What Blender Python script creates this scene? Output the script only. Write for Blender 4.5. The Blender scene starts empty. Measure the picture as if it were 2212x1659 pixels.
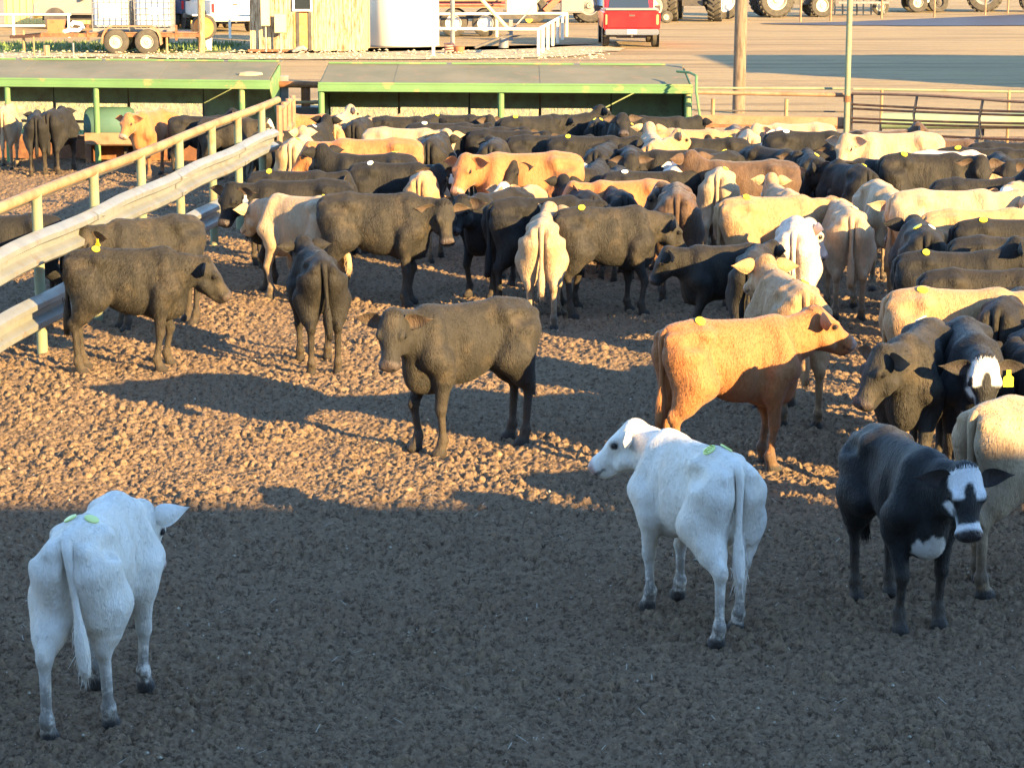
import bpy, bmesh, math, random
import numpy as np
from mathutils import Vector, Matrix

# ------------------------------------------------------------------ camera, sky, sun, exposure
scene = bpy.context.scene
COL = scene.collection
PI = math.pi
FPX, CXP, CYP, CAMH = 5000.0, 1106.0, 829.5, 4.0          # focal length and centre in pixels of a 2212 px wide frame
PITCH = math.radians(11.08)
cam_d = bpy.data.cameras.new('camera')
cam = bpy.data.objects.new('camera', cam_d)
COL.objects.link(cam)
cam.location = (0, 0, CAMH)
cam.rotation_euler = (PI/2 - PITCH, 0, 0)
cam_d.sensor_width = 36.0
cam_d.lens = 36.0*FPX/2212.0
cam_d.clip_start = 0.3
cam_d.clip_end = 3000
scene.camera = cam

SUN_EL, SUN_AZ = math.radians(16.0), math.radians(44.0)   # shadows run away from the camera and 44 degrees to the left
sdir = Vector((math.sin(SUN_AZ)*math.cos(SUN_EL), -math.cos(SUN_AZ)*math.cos(SUN_EL), math.sin(SUN_EL)))
sun_d = bpy.data.lights.new('sun', 'SUN')
sun = bpy.data.objects.new('sun', sun_d)
COL.objects.link(sun)
sun.rotation_euler = sdir.to_track_quat('Z', 'Y').to_euler()
sun.location = (30, -30, 30)
sun_d.energy = 5.0
sun_d.angle = math.radians(0.5)
sun_d.color = (1.0, 0.69, 0.30)
world = bpy.data.worlds.new('World')
scene.world = world
world.use_nodes = True
wn = world.node_tree
sky = wn.nodes.new('ShaderNodeTexSky')
sky.sky_type = 'NISHITA'
sky.sun_disc = False
sky.sun_elevation = SUN_EL
sky.sun_rotation = math.pi - SUN_AZ
sky.air_density = 1.0
sky.dust_density = 0.0
sky.ozone_density = 3.0
bg = wn.nodes['Background']
bg.inputs['Strength'].default_value = 0.12
wn.links.new(sky.outputs[0], bg.inputs[0])
scene.view_settings.view_transform = 'Standard'
scene.view_settings.look = 'None'
scene.view_settings.exposure = 2.5
scene.view_settings.gamma = 1.0
scene.cycles.max_bounces = 5
scene.cycles.diffuse_bounces = 3
scene.cycles.glossy_bounces = 3
scene.cycles.transparent_max_bounces = 8

# ------------------------------------------------------------------ pixel helpers
def at(px, py, z=0.0):
    """the point at height z that stands under a pixel of the 2212 x 1659 frame"""
    vx, vy = (px-CXP)/FPX, -(py-CYP)/FPX
    c, s = math.cos(PITCH), math.sin(PITCH)
    dy, dz = c + vy*s, -s + vy*c
    t = (z-CAMH)/dz
    return Vector((vx*t, dy*t, z))
def atd(px, py, y):
    """the point at distance y that stands under a pixel"""
    vx, vy = (px-CXP)/FPX, -(py-CYP)/FPX
    c, s = math.cos(PITCH), math.sin(PITCH)
    dy, dz = c + vy*s, -s + vy*c
    t = y/dy
    return Vector((vx*t, y, CAMH+dz*t))

# ------------------------------------------------------------------ object helpers
def tag(o, label=None, cat=None, group=None, kind=None):
    if label: o['label'] = label
    if cat: o['category'] = cat
    if group: o['group'] = group
    if kind: o['kind'] = kind
    return o
def empty(name, loc=(0, 0, 0), rz=0.0):
    o = bpy.data.objects.new(name, None)
    o.empty_display_size = 0.3
    COL.objects.link(o)
    o.location = loc
    o.rotation_euler = (0, 0, rz)
    return o
def kids(o):
    return [c for c in COL.objects if c.parent == o]
class MB:
    """collects boxes, bars, tubes and rings into one mesh"""
    def __init__(s): s.v, s.f, s.m = [], [], []
    def add(s, vs, fs, mi=0):
        b = len(s.v)
        s.v += [tuple(v) for v in vs]
        s.f += [tuple(i+b for i in f) for f in fs]
        s.m += [mi]*len(fs)
        return s
    def box(s, x0, x1, y0, y1, z0, z1, mi=0):
        vs = [(x, y, z) for x in (x0, x1) for y in (y0, y1) for z in (z0, z1)]
        return s.add(vs, [(0, 1, 3, 2), (4, 6, 7, 5), (0, 4, 5, 1), (2, 3, 7, 6), (0, 2, 6, 4), (1, 5, 7, 3)], mi)
    def bar(s, a, b, w, h, mi=0, up=(0, 0, 1)):
        a, b = Vector(a), Vector(b)
        d = (b-a).normalized()
        u = Vector(up)
        if abs(d.dot(u)) > .98: u = Vector((0, 1, 0))
        r = d.cross(u).normalized(); u = r.cross(d)
        vs = [p + r*sx*w/2 + u*sz*h/2 for p in (a, b) for sx in (-1, 1) for sz in (-1, 1)]
        return s.add(vs, [(0, 1, 3, 2), (4, 6, 7, 5), (0, 4, 5, 1), (2, 3, 7, 6), (0, 2, 6, 4), (1, 5, 7, 3)], mi)
    def tube(s, pts, r, n=10, mi=0, cap=True):
        pts = [Vector(p) for p in pts]
        rs = r if isinstance(r, (list, tuple)) else [r]*len(pts)
        vs, fs = [], []
        u = None
        for i, p in enumerate(pts):
            d = (pts[min(i+1, len(pts)-1)] - pts[max(i-1, 0)]).normalized()
            if u is None:
                u = d.cross(Vector((0, 0, 1)))
                if u.length < .05: u = d.cross(Vector((0, 1, 0)))
            u = (u - d*u.dot(d)).normalized()
            w = d.cross(u)
            vs += [p + (u*math.cos(2*PI*k/n) + w*math.sin(2*PI*k/n))*rs[i] for k in range(n)]
        for i in range(len(pts)-1):
            fs += [(i*n+k, i*n+(k+1) % n, (i+1)*n+(k+1) % n, (i+1)*n+k) for k in range(n)]
        if cap:
            fs += [tuple(range(n))[::-1], tuple((len(pts)-1)*n+k for k in range(n))]
        return s.add(vs, fs, mi)
    def lathe(s, prof, c=(0, 0, 0), axis='x', n=32, mi=0, closed=True):
        """prof: (along axis, radius) pairs"""
        vs, fs = [], []
        for (a, r) in prof:
            for k in range(n):
                q, w = r*math.cos(2*PI*k/n), r*math.sin(2*PI*k/n)
                vs.append({'x': (c[0]+a, c[1]+q, c[2]+w), 'y': (c[0]+w, c[1]+a, c[2]+q), 'z': (c[0]+q, c[1]+w, c[2]+a)}[axis])
        m = len(prof)
        for i in range(m if closed else m-1):
            j = (i+1) % m
            fs += [(i*n+k, i*n+(k+1) % n, j*n+(k+1) % n, j*n+k) for k in range(n)]
        return s.add(vs, fs, mi)
    def prism(s, poly, y0, y1, mi=0, plane='xz'):
        """outline extruded along y (plane xz), x (plane yz) or z (plane xy)"""
        n = len(poly)
        def P(a, b, t): return {'xz': (a, t, b), 'yz': (t, a, b), 'xy': (a, b, t)}[plane]
        vs = [P(a, b, y0) for a, b in poly] + [P(a, b, y1) for a, b in poly]
        fs = [tuple(range(n)), tuple(range(2*n-1, n-1, -1))] + [(k, k+n, (k+1) % n+n, (k+1) % n) for k in range(n)]
        return s.add(vs, fs, mi)
    def build(s, name, mat, parent=None, loc=None, smooth=False, bevel=0.0):
        me = bpy.data.meshes.new(name)
        me.from_pydata(s.v, [], s.f)
        for m in (mat if isinstance(mat, (list, tuple)) else [mat]): me.materials.append(m)
        if any(s.m): me.polygons.foreach_set('material_index', s.m)
        bm = bmesh.new(); bm.from_mesh(me)
        bmesh.ops.recalc_face_normals(bm, faces=bm.faces)
        if bevel:
            es = [e for e in bm.edges if len(e.link_faces) == 2 and e.calc_face_angle(0) > .6]
            bmesh.ops.bevel(bm, geom=es, offset=bevel, segments=2, affect='EDGES', clamp_overlap=True)
        bm.to_mesh(me); bm.free()
        if smooth:
            me.shade_smooth()
            me.set_sharp_from_angle(angle=math.radians(40))
        o = bpy.data.objects.new(name, me)
        COL.objects.link(o)
        if parent: o.parent = parent
        if loc is not None: o.location = loc
        return o

# ------------------------------------------------------------------ materials
class NT:
    def __init__(s, name):
        s.m = bpy.data.materials.new(name)
        s.m.use_nodes = True
        s.t = s.m.node_tree
        s.p = s.t.nodes['Principled BSDF']
        s._c = {}
    def n(s, typ, **kw):
        o = s.t.nodes.new(typ)
        for k, v in kw.items(): setattr(o, k, v)
        return o
    def l(s, a, b): s.t.links.new(a, b)
    def put(s, sock, v):
        if hasattr(v, 'is_output'): s.l(v, sock)
        elif isinstance(v, (tuple, list)) and len(v) == 3 and sock.type == 'RGBA': sock.default_value = (*v, 1)
        else: sock.default_value = v
    def mix(s, f, a, b, mode='MIX'):
        o = s.n('ShaderNodeMix', data_type='RGBA', blend_type=mode)
        s.put(o.inputs[0], f); s.put(o.inputs[6], a); s.put(o.inputs[7], b)
        return o.outputs[2]
    def math(s, op, a, b=0.0, c=None, clamp=False):
        o = s.n('ShaderNodeMath', operation=op, use_clamp=clamp)
        s.put(o.inputs[0], a); s.put(o.inputs[1], b)
        if c is not None: s.put(o.inputs[2], c)
        return o.outputs[0]
    def ramp(s, f, stops):
        o = s.n('ShaderNodeMapRange', clamp=True)
        s.put(o.inputs[0], f)
        o.inputs[1].default_value, o.inputs[2].default_value = stops[0], stops[1]
        o.inputs[3].default_value, o.inputs[4].default_value = (stops[2], stops[3]) if len(stops) > 2 else (0, 1)
        return o.outputs[0]
    def coord(s, kind='Object', scale=(1, 1, 1), rnd=0.0):
        key = (kind, scale, rnd)
        if key in s._c: return s._c[key]
        tc = s.n('ShaderNodeTexCoord')
        mp = s.n('ShaderNodeMapping')
        mp.inputs['Scale'].default_value = scale
        s.l(tc.outputs[kind], mp.inputs[0])
        if rnd:
            oi = s.n('ShaderNodeObjectInfo')
            cx = s.n('ShaderNodeCombineXYZ')
            for i in range(3): s.l(s.math('MULTIPLY', oi.outputs['Random'], rnd*(1+i*1.7)), cx.inputs[i])
            s.l(cx.outputs[0], mp.inputs['Location'])
        s._c[key] = mp.outputs[0]
        return mp.outputs[0]
    def noise(s, vec, scale, detail=4, rough=.55, dist=0.0):
        o = s.n('ShaderNodeTexNoise')
        s.l(vec, o.inputs['Vector'])
        o.inputs['Scale'].default_value = scale; o.inputs['Detail'].default_value = detail
        o.inputs['Roughness'].default_value = rough; o.inputs['Distortion'].default_value = dist
        return o.outputs[0]
    def bump(s, h, dist=.01, strength=1.0):
        o = s.n('ShaderNodeBump')
        o.inputs['Distance'].default_value = dist; o.inputs['Strength'].default_value = strength
        s.put(o.inputs['Height'], h)
        s.l(o.outputs[0], s.p.inputs['Normal'])
    def out(s, col, rough=.8, spec=.3, metal=0.0):
        s.put(s.p.inputs['Base Color'], col)
        s.put(s.p.inputs['Roughness'], rough)
        s.put(s.p.inputs['Specular IOR Level'], spec)
        s.put(s.p.inputs['Metallic'], metal)
        return s.m

def mottled(name, c1, c2, scale=6, rough=.8, c3=None, s3=30, spec=.3, metal=0.0, bump=0.0, bscale=60, stretch=(1, 1, 1), lo=.35, hi=.65, rnd=3.0):
    t = NT(name)
    v = t.coord('Object', stretch, rnd)
    n = t.noise(v, scale, 6, .6)
    col = t.mix(t.ramp(n, (lo, hi)), c1, c2)
    if c3 is not None:
        col = t.mix(t.ramp(t.noise(v, s3, 6, .65), (.56, .68)), col, c3)
    if bump: t.bump(t.noise(v, bscale, 4, .6), bump)
    return t.out(col, rough, spec, metal)

# ------------------------------------------------------------------ cattle: implicit body -> one skin
def _sub(org, h, shp, lo, hi):
    i0 = [max(0, int((lo[a]-org[a])/h)) for a in range(3)]
    i1 = [min(shp[a], int((hi[a]-org[a])/h)+2) for a in range(3)]
    return i0, i1
class Field:
    def __init__(s, lo, hi, h):
        s.o = np.array(lo, float); s.h = h
        s.n = [int((hi[a]-lo[a])/h)+2 for a in range(3)]
        s.D = np.full(s.n, .25, np.float32)
    def grid(s, i0, i1):
        ax = [s.o[a] + s.h*np.arange(i0[a], i1[a]) for a in range(3)]
        return ax[0][:, None, None], ax[1][None, :, None], ax[2][None, None, :]
    def merge(s, i0, i1, d, k):
        sl = tuple(slice(i0[a], i1[a]) for a in range(3))
        a = s.D[sl]
        if k > 0:
            hh = np.clip(.5+.5*(a-d)/k, 0, 1)
            s.D[sl] = a*(1-hh) + d*hh - k*hh*(1-hh)
        else: s.D[sl] = np.minimum(a, d)
    def ell(s, c, r, M=None, k=.05):
        R = max(r)+k+.03
        i0, i1 = _sub(s.o, s.h, s.n, [c[a]-R for a in range(3)], [c[a]+R for a in range(3)])
        if any(i1[a] <= i0[a] for a in range(3)): return
        X, Y, Z = s.grid(i0, i1)
        X, Y, Z = X-c[0], Y-c[1], Z-c[2]
        if M is not None:
            X, Y, Z = (M[0][0]*X+M[1][0]*Y+M[2][0]*Z, M[0][1]*X+M[1][1]*Y+M[2][1]*Z, M[0][2]*X+M[1][2]*Y+M[2][2]*Z)
        a = np.sqrt((X/r[0])**2+(Y/r[1])**2+(Z/r[2])**2)
        b = np.sqrt((X/r[0]**2)**2+(Y/r[1]**2)**2+(Z/r[2]**2)**2)+1e-6
        s.merge(i0, i1, a*(a-1)/b, k)
    def cut(s, c, r, k=.05):
        R = max(r)+k+.03
        i0, i1 = _sub(s.o, s.h, s.n, [c[a]-R for a in range(3)], [c[a]+R for a in range(3)])
        X, Y, Z = s.grid(i0, i1)
        X, Y, Z = X-c[0], Y-c[1], Z-c[2]
        a = np.sqrt((X/r[0])**2+(Y/r[1])**2+(Z/r[2])**2)
        b = np.sqrt((X/r[0]**2)**2+(Y/r[1]**2)**2+(Z/r[2]**2)**2)+1e-6
        d = -a*(a-1)/b
        sl = tuple(slice(i0[q], i1[q]) for q in range(3))
        A = s.D[sl]
        hh = np.clip(.5-.5*(A-d)/k, 0, 1)
        s.D[sl] = A*(1-hh) + d*hh + k*hh*(1-hh)
    def cap(s, A, B, ra, rb, k=.04):
        R = max(ra, rb)+k+.03
        lo = [min(A[a], B[a])-R for a in range(3)]; hi = [max(A[a], B[a])+R for a in range(3)]
        i0, i1 = _sub(s.o, s.h, s.n, lo, hi)
        if any(i1[a] <= i0[a] for a in range(3)): return
        X, Y, Z = s.grid(i0, i1)
        d = np.array(B, float)-np.array(A, float); L2 = float(d@d)+1e-9
        t = np.clip(((X-A[0])*d[0]+(Y-A[1])*d[1]+(Z-A[2])*d[2])/L2, 0, 1)
        q = np.sqrt((X-A[0]-t*d[0])**2+(Y-A[1]-t*d[1])**2+(Z-A[2]-t*d[2])**2)
        s.merge(i0, i1, q-(ra+(rb-ra)*t), k)
    def skin(s):
        D, h = s.D, s.h
        I = D < 0
        nx, ny, nz = D.shape
        cnt = np.zeros((nx-1, ny-1, nz-1), np.int8)
        for dx in (0, 1):
            for dy in (0, 1):
                for dz in (0, 1):
                    cnt += I[dx:nx-1+dx, dy:ny-1+dy, dz:nz-1+dz]
        ix, iy, iz = np.nonzero((cnt > 0) & (cnt < 8))
        idm = np.full(cnt.shape, -1, np.int32)
        idm[ix, iy, iz] = np.arange(len(ix))
        S = np.zeros((len(ix), 3)); W = np.zeros(len(ix))
        cs = [(a, b, c) for a in (0, 1) for b in (0, 1) for c in (0, 1)]
        for a in cs:
            for ax in range(3):
                if a[ax]: continue
                b = list(a); b[ax] = 1
                va = D[ix+a[0], iy+a[1], iz+a[2]]; vb = D[ix+b[0], iy+b[1], iz+b[2]]
                m = (va < 0) != (vb < 0)
                t = np.where(m, va/np.where(m, va-vb, 1), 0)
                P = np.array(a, float)[None, :].repeat(len(ix), 0); P[:, ax] += t
                S += P*m[:, None]; W += m
        V = (S/W[:, None] + np.stack([ix, iy, iz], 1))*h + s.o
        F = []
        for ax in range(3):
            o = [b for b in range(3) if b != ax]
            sl0 = [slice(None)]*3; sl1 = [slice(None)]*3
            sl0[ax] = slice(0, -1); sl1[ax] = slice(1, None)
            A, B = I[tuple(sl0)], I[tuple(sl1)]
            for flip, m in ((0, A & ~B), (1, ~A & B)):
                q = np.nonzero(m)
                q = np.stack(q, 1)
                q = q[(q[:, o[0]] > 0) & (q[:, o[1]] > 0) & (q[:, o[0]] < D.shape[o[0]]-1) & (q[:, o[1]] < D.shape[o[1]]-1)]
                def g(d0, d1):
                    r = q.copy(); r[:, o[0]] += d0; r[:, o[1]] += d1
                    return idm[r[:, 0], r[:, 1], r[:, 2]]
                quad = np.stack([g(-1, -1), g(0, -1), g(0, 0), g(-1, 0)], 1)
                if (flip == 1) != (ax == 1): quad = quad[:, ::-1]
                F.append(quad)
        return V, np.concatenate(F)

def rotz(a):
    c, s = math.cos(a), math.sin(a)
    return np.array([[c, -s, 0], [s, c, 0], [0, 0, 1]])
def roty(a):          # positive: nose down
    c, s = math.cos(a), math.sin(a)
    return np.array([[c, 0, s], [0, 1, 0], [-s, 0, c]])

def calf_mesh(name, neck_yaw=0, neck_pitch=25, head_yaw=0, head_pitch=45, legs=(0, 0, 0, 0), h=.016, tufts=9000,
              fat=1.0, tail_swing=0.0, seed=0, fur=.026, ear_up=0.0):
    """one skin: trunk, neck, head, ears, legs, hooves and tail. +x is forward. legs: fl, fr, hl, hr shift of the foot in x"""
    rng = np.random.default_rng(seed+11)
    R = math.radians
    F = Field((-1.0, -.95, -.03), (1.45, .95, 1.75), h)
    KX = [.785]
    def E(c, r, M=None, k=.05): F.ell((c[0]*KX[0], c[1], c[2]), (r[0]*(KX[0] if M is None and r[0] > .07 else 1), r[1], r[2]), M, k)
    def C(a, b, ra, rb, k=.04): F.cap((a[0]*KX[0], a[1], a[2]), (b[0]*KX[0], b[1], b[2]), ra, rb, k)
    w = fat*.88
    E((.06, 0, .80), (.50, .205*w, .275)); E((.08, 0, .74), (.33, .19*w, .24)); E((.34, 0, .77), (.26, .165*w, .315))
    E((-.25, 0, .90), (.34, .165*w, .175)); E((-.52, 0, .90), (.20, .175*w, .18))
    C((.40, 0, 1.025), (.18, 0, 1.0), .075, .06, k=.05); C((.2, 0, 1.0), (-.35, 0, 1.02), .062, .075, k=.06)
    C((-.35, 0, 1.025), (-.62, 0, 1.02), .085, .06, k=.05)
    E((.50, 0, .64), (.13, .10, .17), k=.07); E((.36, 0, .54), (.2, .09, .08), k=.06)
    for sy in (1, -1):
        E((-.36, sy*.145*w, 1.0), (.09, .055, .055), k=.08); E((-.67, sy*.085, .985), (.05, .04, .045), k=.04)
        C((.38, sy*.085, .99), (.43, sy*.145, .74), .07, .10, k=.04)               # shoulder
        C((.42, sy*.15, .74), (.30, sy*.155, .62), .095, .08, k=.04)
        fx = legs[0 if sy > 0 else 1]
        el = (.32+fx*.15, sy*.145, .575)
        kn = (.36+fx*.65+(.05 if fx > .02 else 0), sy*.14, .355); ft = (.34+fx, sy*.135, .125); ho = (.375+fx, sy*.135, .035)
        C((.33, sy*.15, .70), el, .10, .072); C(el, kn, .066, .040); E(kn, (.042, .040, .052), k=.02)
        C(kn, ft, .032, .027, k=.02); E(ft, (.042, .038, .04), k=.02); C(ft, ho, .035, .044, k=.02)
        E((ho[0]+.012, ho[1], .025), (.062, .05, .045), k=.012)
        hx = legs[2 if sy > 0 else 3]
        st = (-.34+hx*.35, sy*.17*w, .66); hk = (-.612+hx*.8, sy*.125, .44); f2 = (-.585+hx, sy*.125, .125); h2 = (-.55+hx, sy*.125, .035)
        C((-.52, sy*.085, .88), (-.43, sy*.125*w, .68), .155, .135, k=.05)        # thigh
        C((-.62, sy*.085, .86), (-.55, sy*.11, .62), .085, .075, k=.06)         # buttock
        C((-.42, sy*.12, .68), st, .14, .085, k=.05)
        C((-.45, sy*.14, .68), (-.53+hx*.5, sy*.13, .54), .13, .085, k=.05)
        C((-.52+hx*.45, sy*.13, .57), hk, .085, .045, k=.04)
        E((hk[0]-.018, hk[1], hk[2]+.02), (.045, .034, .06), k=.02)
        C(hk, f2, .034, .028, k=.02); E(f2, (.042, .038, .04), k=.02); C(f2, h2, .035, .044, k=.02)
        E((h2[0]+.012, h2[1], .025), (.062, .05, .045), k=.012)
    for sy in (1, -1):
        F.cut((-.18*.785, sy*.235*w, .93), (.09, .06, .08), k=.08)            # hollow in front of the hip
        F.cut((.16*.785, sy*.265*w, .78), (.03, .075, .22), k=.07)                # behind the shoulder
        F.cut((-.50*.785, sy*.225*w, .98), (.08, .05, .05), k=.06)              # between hook and pin
    F.cut((-.70*.785, 0, .80), (.05, .028, .20), k=.05)
    # neck
    KX[0] = 1.0
    NB = np.array([.345, 0, .96])
    dn = rotz(R(neck_yaw)) @ roty(-R(neck_pitch)) @ np.array([1., 0, 0])
    dn1 = rotz(R(neck_yaw*.5)) @ roty(-R(neck_pitch*.7)) @ np.array([1., 0, 0])
    mid = NB + dn1*.145; P = mid + dn*.15
    dnz = rotz(R(neck_yaw)) @ roty(-R(neck_pitch)) @ np.array([0., 0, 1])
    C((.25, 0, .97), mid, .098, .078, k=.06); C(mid, P, .078, .066, k=.04)
    lo1 = mid - dnz*.15; lo2 = P - dnz*.10 + dn*.0
    C((.32, 0, .76), lo1, .11, .076, k=.07); C(lo1, lo2, .076, .055, k=.05)
    C((.28, 0, .86), (mid+lo1)/2, .13, .095, k=.06); C((mid+lo1)/2, (P+lo2)/2, .09, .07, k=.05)
    # head
    M = rotz(R(neck_yaw+head_yaw)) @ roty(R(head_pitch))
    HS = np.array([.865, 1.15, 1.11])
    def W(p): return P + M @ (np.array(p, float)*HS)
    KX2 = E
    def E(c, r, M_=None, k=.05): KX2(c, tuple(np.array(r)*HS) if M_ is not None else r, M_, k)
    C2 = C
    def C(a, b_, ra, rb, k=.04): C2(a, b_, ra*1.10, rb*1.12, k)
    E(W((.07, 0, -.035)), (.125, .093, .095), M, .04); E(W((.15, 0, -.02)), (.13, .083, .062), M, .03)
    E(W((.13, 0, -.105)), (.12, .07, .075), M, .04)
    C(W((.18, 0, -.045)), W((.37, 0, -.064)), .068, .057, .03)
    E(W((.392, 0, -.074)), (.055, .074, .058), M, .02); C(W((.15, 0, -.135)), W((.365, 0, -.125)), .045, .032, .03)
    E(W((.01, 0, .02)), (.07, .062, .05), M, .03)
    for sy in (1, -1):
        E(W((.165, sy*.073, .012)), (.05, .022, .026), M, .02)
        E(W((.425, sy*.033, -.055)), (.025, .026, .026), M, .012)
        C(W((.16, sy*.055, -.11)), W((.22, sy*.05, -.12)), .05, .035, .03)
    V, Q = F.skin()
    # smooth normals from the quads
    def normals(V, Q):
        n = np.cross(V[Q[:, 2]]-V[Q[:, 0]], V[Q[:, 3]]-V[Q[:, 1]])
        N = np.zeros_like(V)
        for c in range(4): np.add.at(N, Q[:, c], n)
        return N/(np.linalg.norm(N, axis=1, keepdims=True)+1e-9)
    for it in range(2):                                                        # light relaxation
        S = np.zeros_like(V); c = np.zeros(len(V))
        for a, b in ((0, 1), (1, 2), (2, 3), (3, 0)):
            np.add.at(S, Q[:, a], V[Q[:, b]]); np.add.at(S, Q[:, b], V[Q[:, a]])
            np.add.at(c, Q[:, a], 1); np.add.at(c, Q[:, b], 1)
        V = V*.55 + .45*S/np.maximum(c, 1)[:, None]
    N = normals(V, Q)
    L = ((V-P) @ M)/HS                                                              # head coordinates
    zz = V[:, 2]
    onhead = (L[:, 0] > .0) & (L[:, 0] < .5) & (np.abs(L[:, 1]) < .12) & (L[:, 2] > -.2) & (L[:, 2] < .12)
    sm = lambda x, a, b: np.clip((x-a)/(b-a), 0, 1)
    nz = lambda f, s: (np.sin(V[:, 0]*f+s)*np.sin(V[:, 1]*f*1.3+s*2)*np.sin(V[:, 2]*f*.9+s*3))
    muz = sm(L[:, 0], .375, .40)*onhead*(L[:, 2] > -.115)
    dark = np.zeros(len(V))
    for sy in (1, -1):
        d = np.linalg.norm((L-np.array([.44, sy*.034, -.052]))/np.array([1.2, .8, .8]), axis=1)
        dark = np.maximum(dark, 1-sm(d, .012, .020))
        d = np.linalg.norm((L-np.array([.165, sy*.088, -.008]))/np.array([1.5, 1, 1]), axis=1)
        dark = np.maximum(dark, .8*(1-sm(d, .018, .028)))
    dark = np.maximum(dark, .7*(np.abs(L[:, 2]+.098) < .008)*(L[:, 0] > .33)*onhead)
    mud = 1-sm(zz+.07*nz(19, 1.1), .12, .50)
    n1, n2 = .012*nz(34, 1), .012*nz(23, 2)
    face = onhead*sm(L[:, 2], -.10, -.085)*sm(L[:, 0], -.015, .01)
    patch = 1-sm(((L[:, 0]-.19)/.095)**2+((L[:, 1]+n2)/.030)**2, .75, 1.15)
    top = (1-sm(np.abs(L[:, 1])+n1, .080, .090))*(1-sm(L[:, 0]+2*n2, .185, .205))*(1-patch)
    ring = sm(L[:, 0]+n1, .338, .350)
    edge = sm(np.abs(L[:, 1])+n2, .054, .062)*(1-sm(L[:, 2], -.035, -.02))*sm(L[:, 0], .16, .18)
    bz = face*np.clip(top+ring+edge, 0, 1)
    chest = 1-sm(((V[:, 0]-.40)/.13)**2+((V[:, 1]+.01)/.10)**2+((zz-.54)/.115)**2+.35*nz(31, .3)+.2*nz(70, 2), .85, 1.05)
    hoof = 1-sm(zz, .055, .065)
    # tail
    extraV, extraF, exA = [], [], []
    def addpart(vs, fs, A):
        b = len(V)+sum(len(e) for e in extraV)
        extraV.append(np.array(vs, float)); extraF.extend([tuple(i+b for i in f) for f in fs])
        exA.append(np.tile(np.array(A, float), (len(vs), 1)) if np.ndim(A) == 1 else np.array(A, float))
    tp, tr = [], []
    for i in range(15):
        t = i/14
        x = -.455 - .115*math.sin(min(1, t*3.4)*PI/2) + .02*math.sin(t*3)
        z = 1.045 - .06*(t*4)**2*(t < .25) - (.06 if t >= .25 else 0) - max(0, t-.25)*.84
        y = tail_swing*max(0, t-.15)
        tp.append((x, y, z)); tr.append(.034*(1-t*2.4) + .012 if t < .25 else (.026-.022*(t-.25) if t < .62 else .018+.020*math.sin((t-.62)/.38*PI*.88)))
    tb = MB(); tb.tube(tp, tr, n=10)
    addpart(tb.v, tb.f, [0, 0, 0, 0, 0, 0, 0, .3])
    # ears
    for sy in (1, -1):
        vs, fs, A = [], [], []
        n, m = 9, 7
        back = rng.uniform(-.25, .05)
        ax = np.array([-.10+back*.4, sy*1.0, rng.uniform(-.16, .10)+ear_up]); ax /= np.linalg.norm(ax)
        up = np.array([-.66, 0, .75]); up -= ax*(up@ax); up /= np.linalg.norm(up)
        fo = np.cross(ax, up)*(sy)                                             # towards the back or front of the head
        if fo[0] < 0: fo = -fo
        for side in (0, 1):
            for i in range(n):
                t = i/(n-1)
                wd = .066*math.sin(PI*(t**.62)*.86+.42)**.9*(1-t**5*.9)
                for j in range(m):
                    q = -1+2*j/(m-1)
                    cup = (.030*(1-q*q))*math.sin(PI*min(1, t*1.1+.15))
                    p = np.array([.045, sy*.075, -.005]) + ax*(.185*t) + up*(q*wd) - fo*cup + fo*(.004 if side else -.004)*(1-q*q)
                    vs.append(W(p)); A.append([0, 0, 0, 0, 0, (1.0 if side else 0)*(1-abs(q)**3), 0, 0])
        g = lambda s_, i, j: s_*n*m+i*m+j
        for i in range(n-1):
            for j in range(m-1):
                a = (g(1, i, j), g(1, i+1, j), g(1, i+1, j+1), g(1, i, j+1)); b = (g(0, i, j), g(0, i, j+1), g(0, i+1, j+1), g(0, i+1, j))
                fs += [a, b] if sy > 0 else [a[::-1], b[::-1]]
        for i in range(n-1):
            for j in (0, m-1):
                a = (g(0, i, j), g(0, i+1, j), g(1, i+1, j), g(1, i, j))
                fs.append(a if (j == 0) == (sy > 0) else a[::-1])
        for j in range(m-1): fs.append((g(0, n-1, j), g(0, n-1, j+1), g(1, n-1, j+1), g(1, n-1, j)))
        addpart(vs, fs, A)
        ev, ef = [], []
        ec = W((.165, sy*.082, -.008))
        for i in range(7):
            for j in range(10):
                th, ph = PI*i/6, 2*PI*j/10
                ev.append(ec + .0215*np.array([math.sin(th)*math.cos(ph), math.sin(th)*math.sin(ph), math.cos(th)]))
        for i in range(6):
            for j in range(10): ef.append((i*10+j, i*10+(j+1) % 10, (i+1)*10+(j+1) % 10, (i+1)*10+j))
        addpart(ev, ef, [0, 2, 0, 0, 0, 0, 0, 0])
    A0 = np.stack([muz, np.maximum(dark, 0), mud, bz, chest*1.0, np.zeros(len(V)), hoof, sm(np.abs(nz(5, .7)), 0, .5)], 1)
    # fur tufts: thin blades lying along the coat
    tri = V[Q[:, [0, 1, 2]]]
    area = np.linalg.norm(np.cross(V[Q[:, 2]]-V[Q[:, 0]], V[Q[:, 3]]-V[Q[:, 1]]), axis=1)
    okf = (muz[Q[:, 0]] < .3) & (zz[Q[:, 0]] > .10)
    pr = area*okf; pr /= pr.sum()
    fi = rng.choice(len(Q), tufts, p=pr)
    uv = rng.random((tufts, 2))
    q4 = V[Q[fi]]
    base = (q4[:, 0]*(1-uv[:, :1])+q4[:, 1]*uv[:, :1])*(1-uv[:, 1:])+(q4[:, 3]*(1-uv[:, :1])+q4[:, 2]*uv[:, :1])*uv[:, 1:]
    nn = N[Q[fi, 0]]
    Lb = (base-P) @ M
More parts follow.
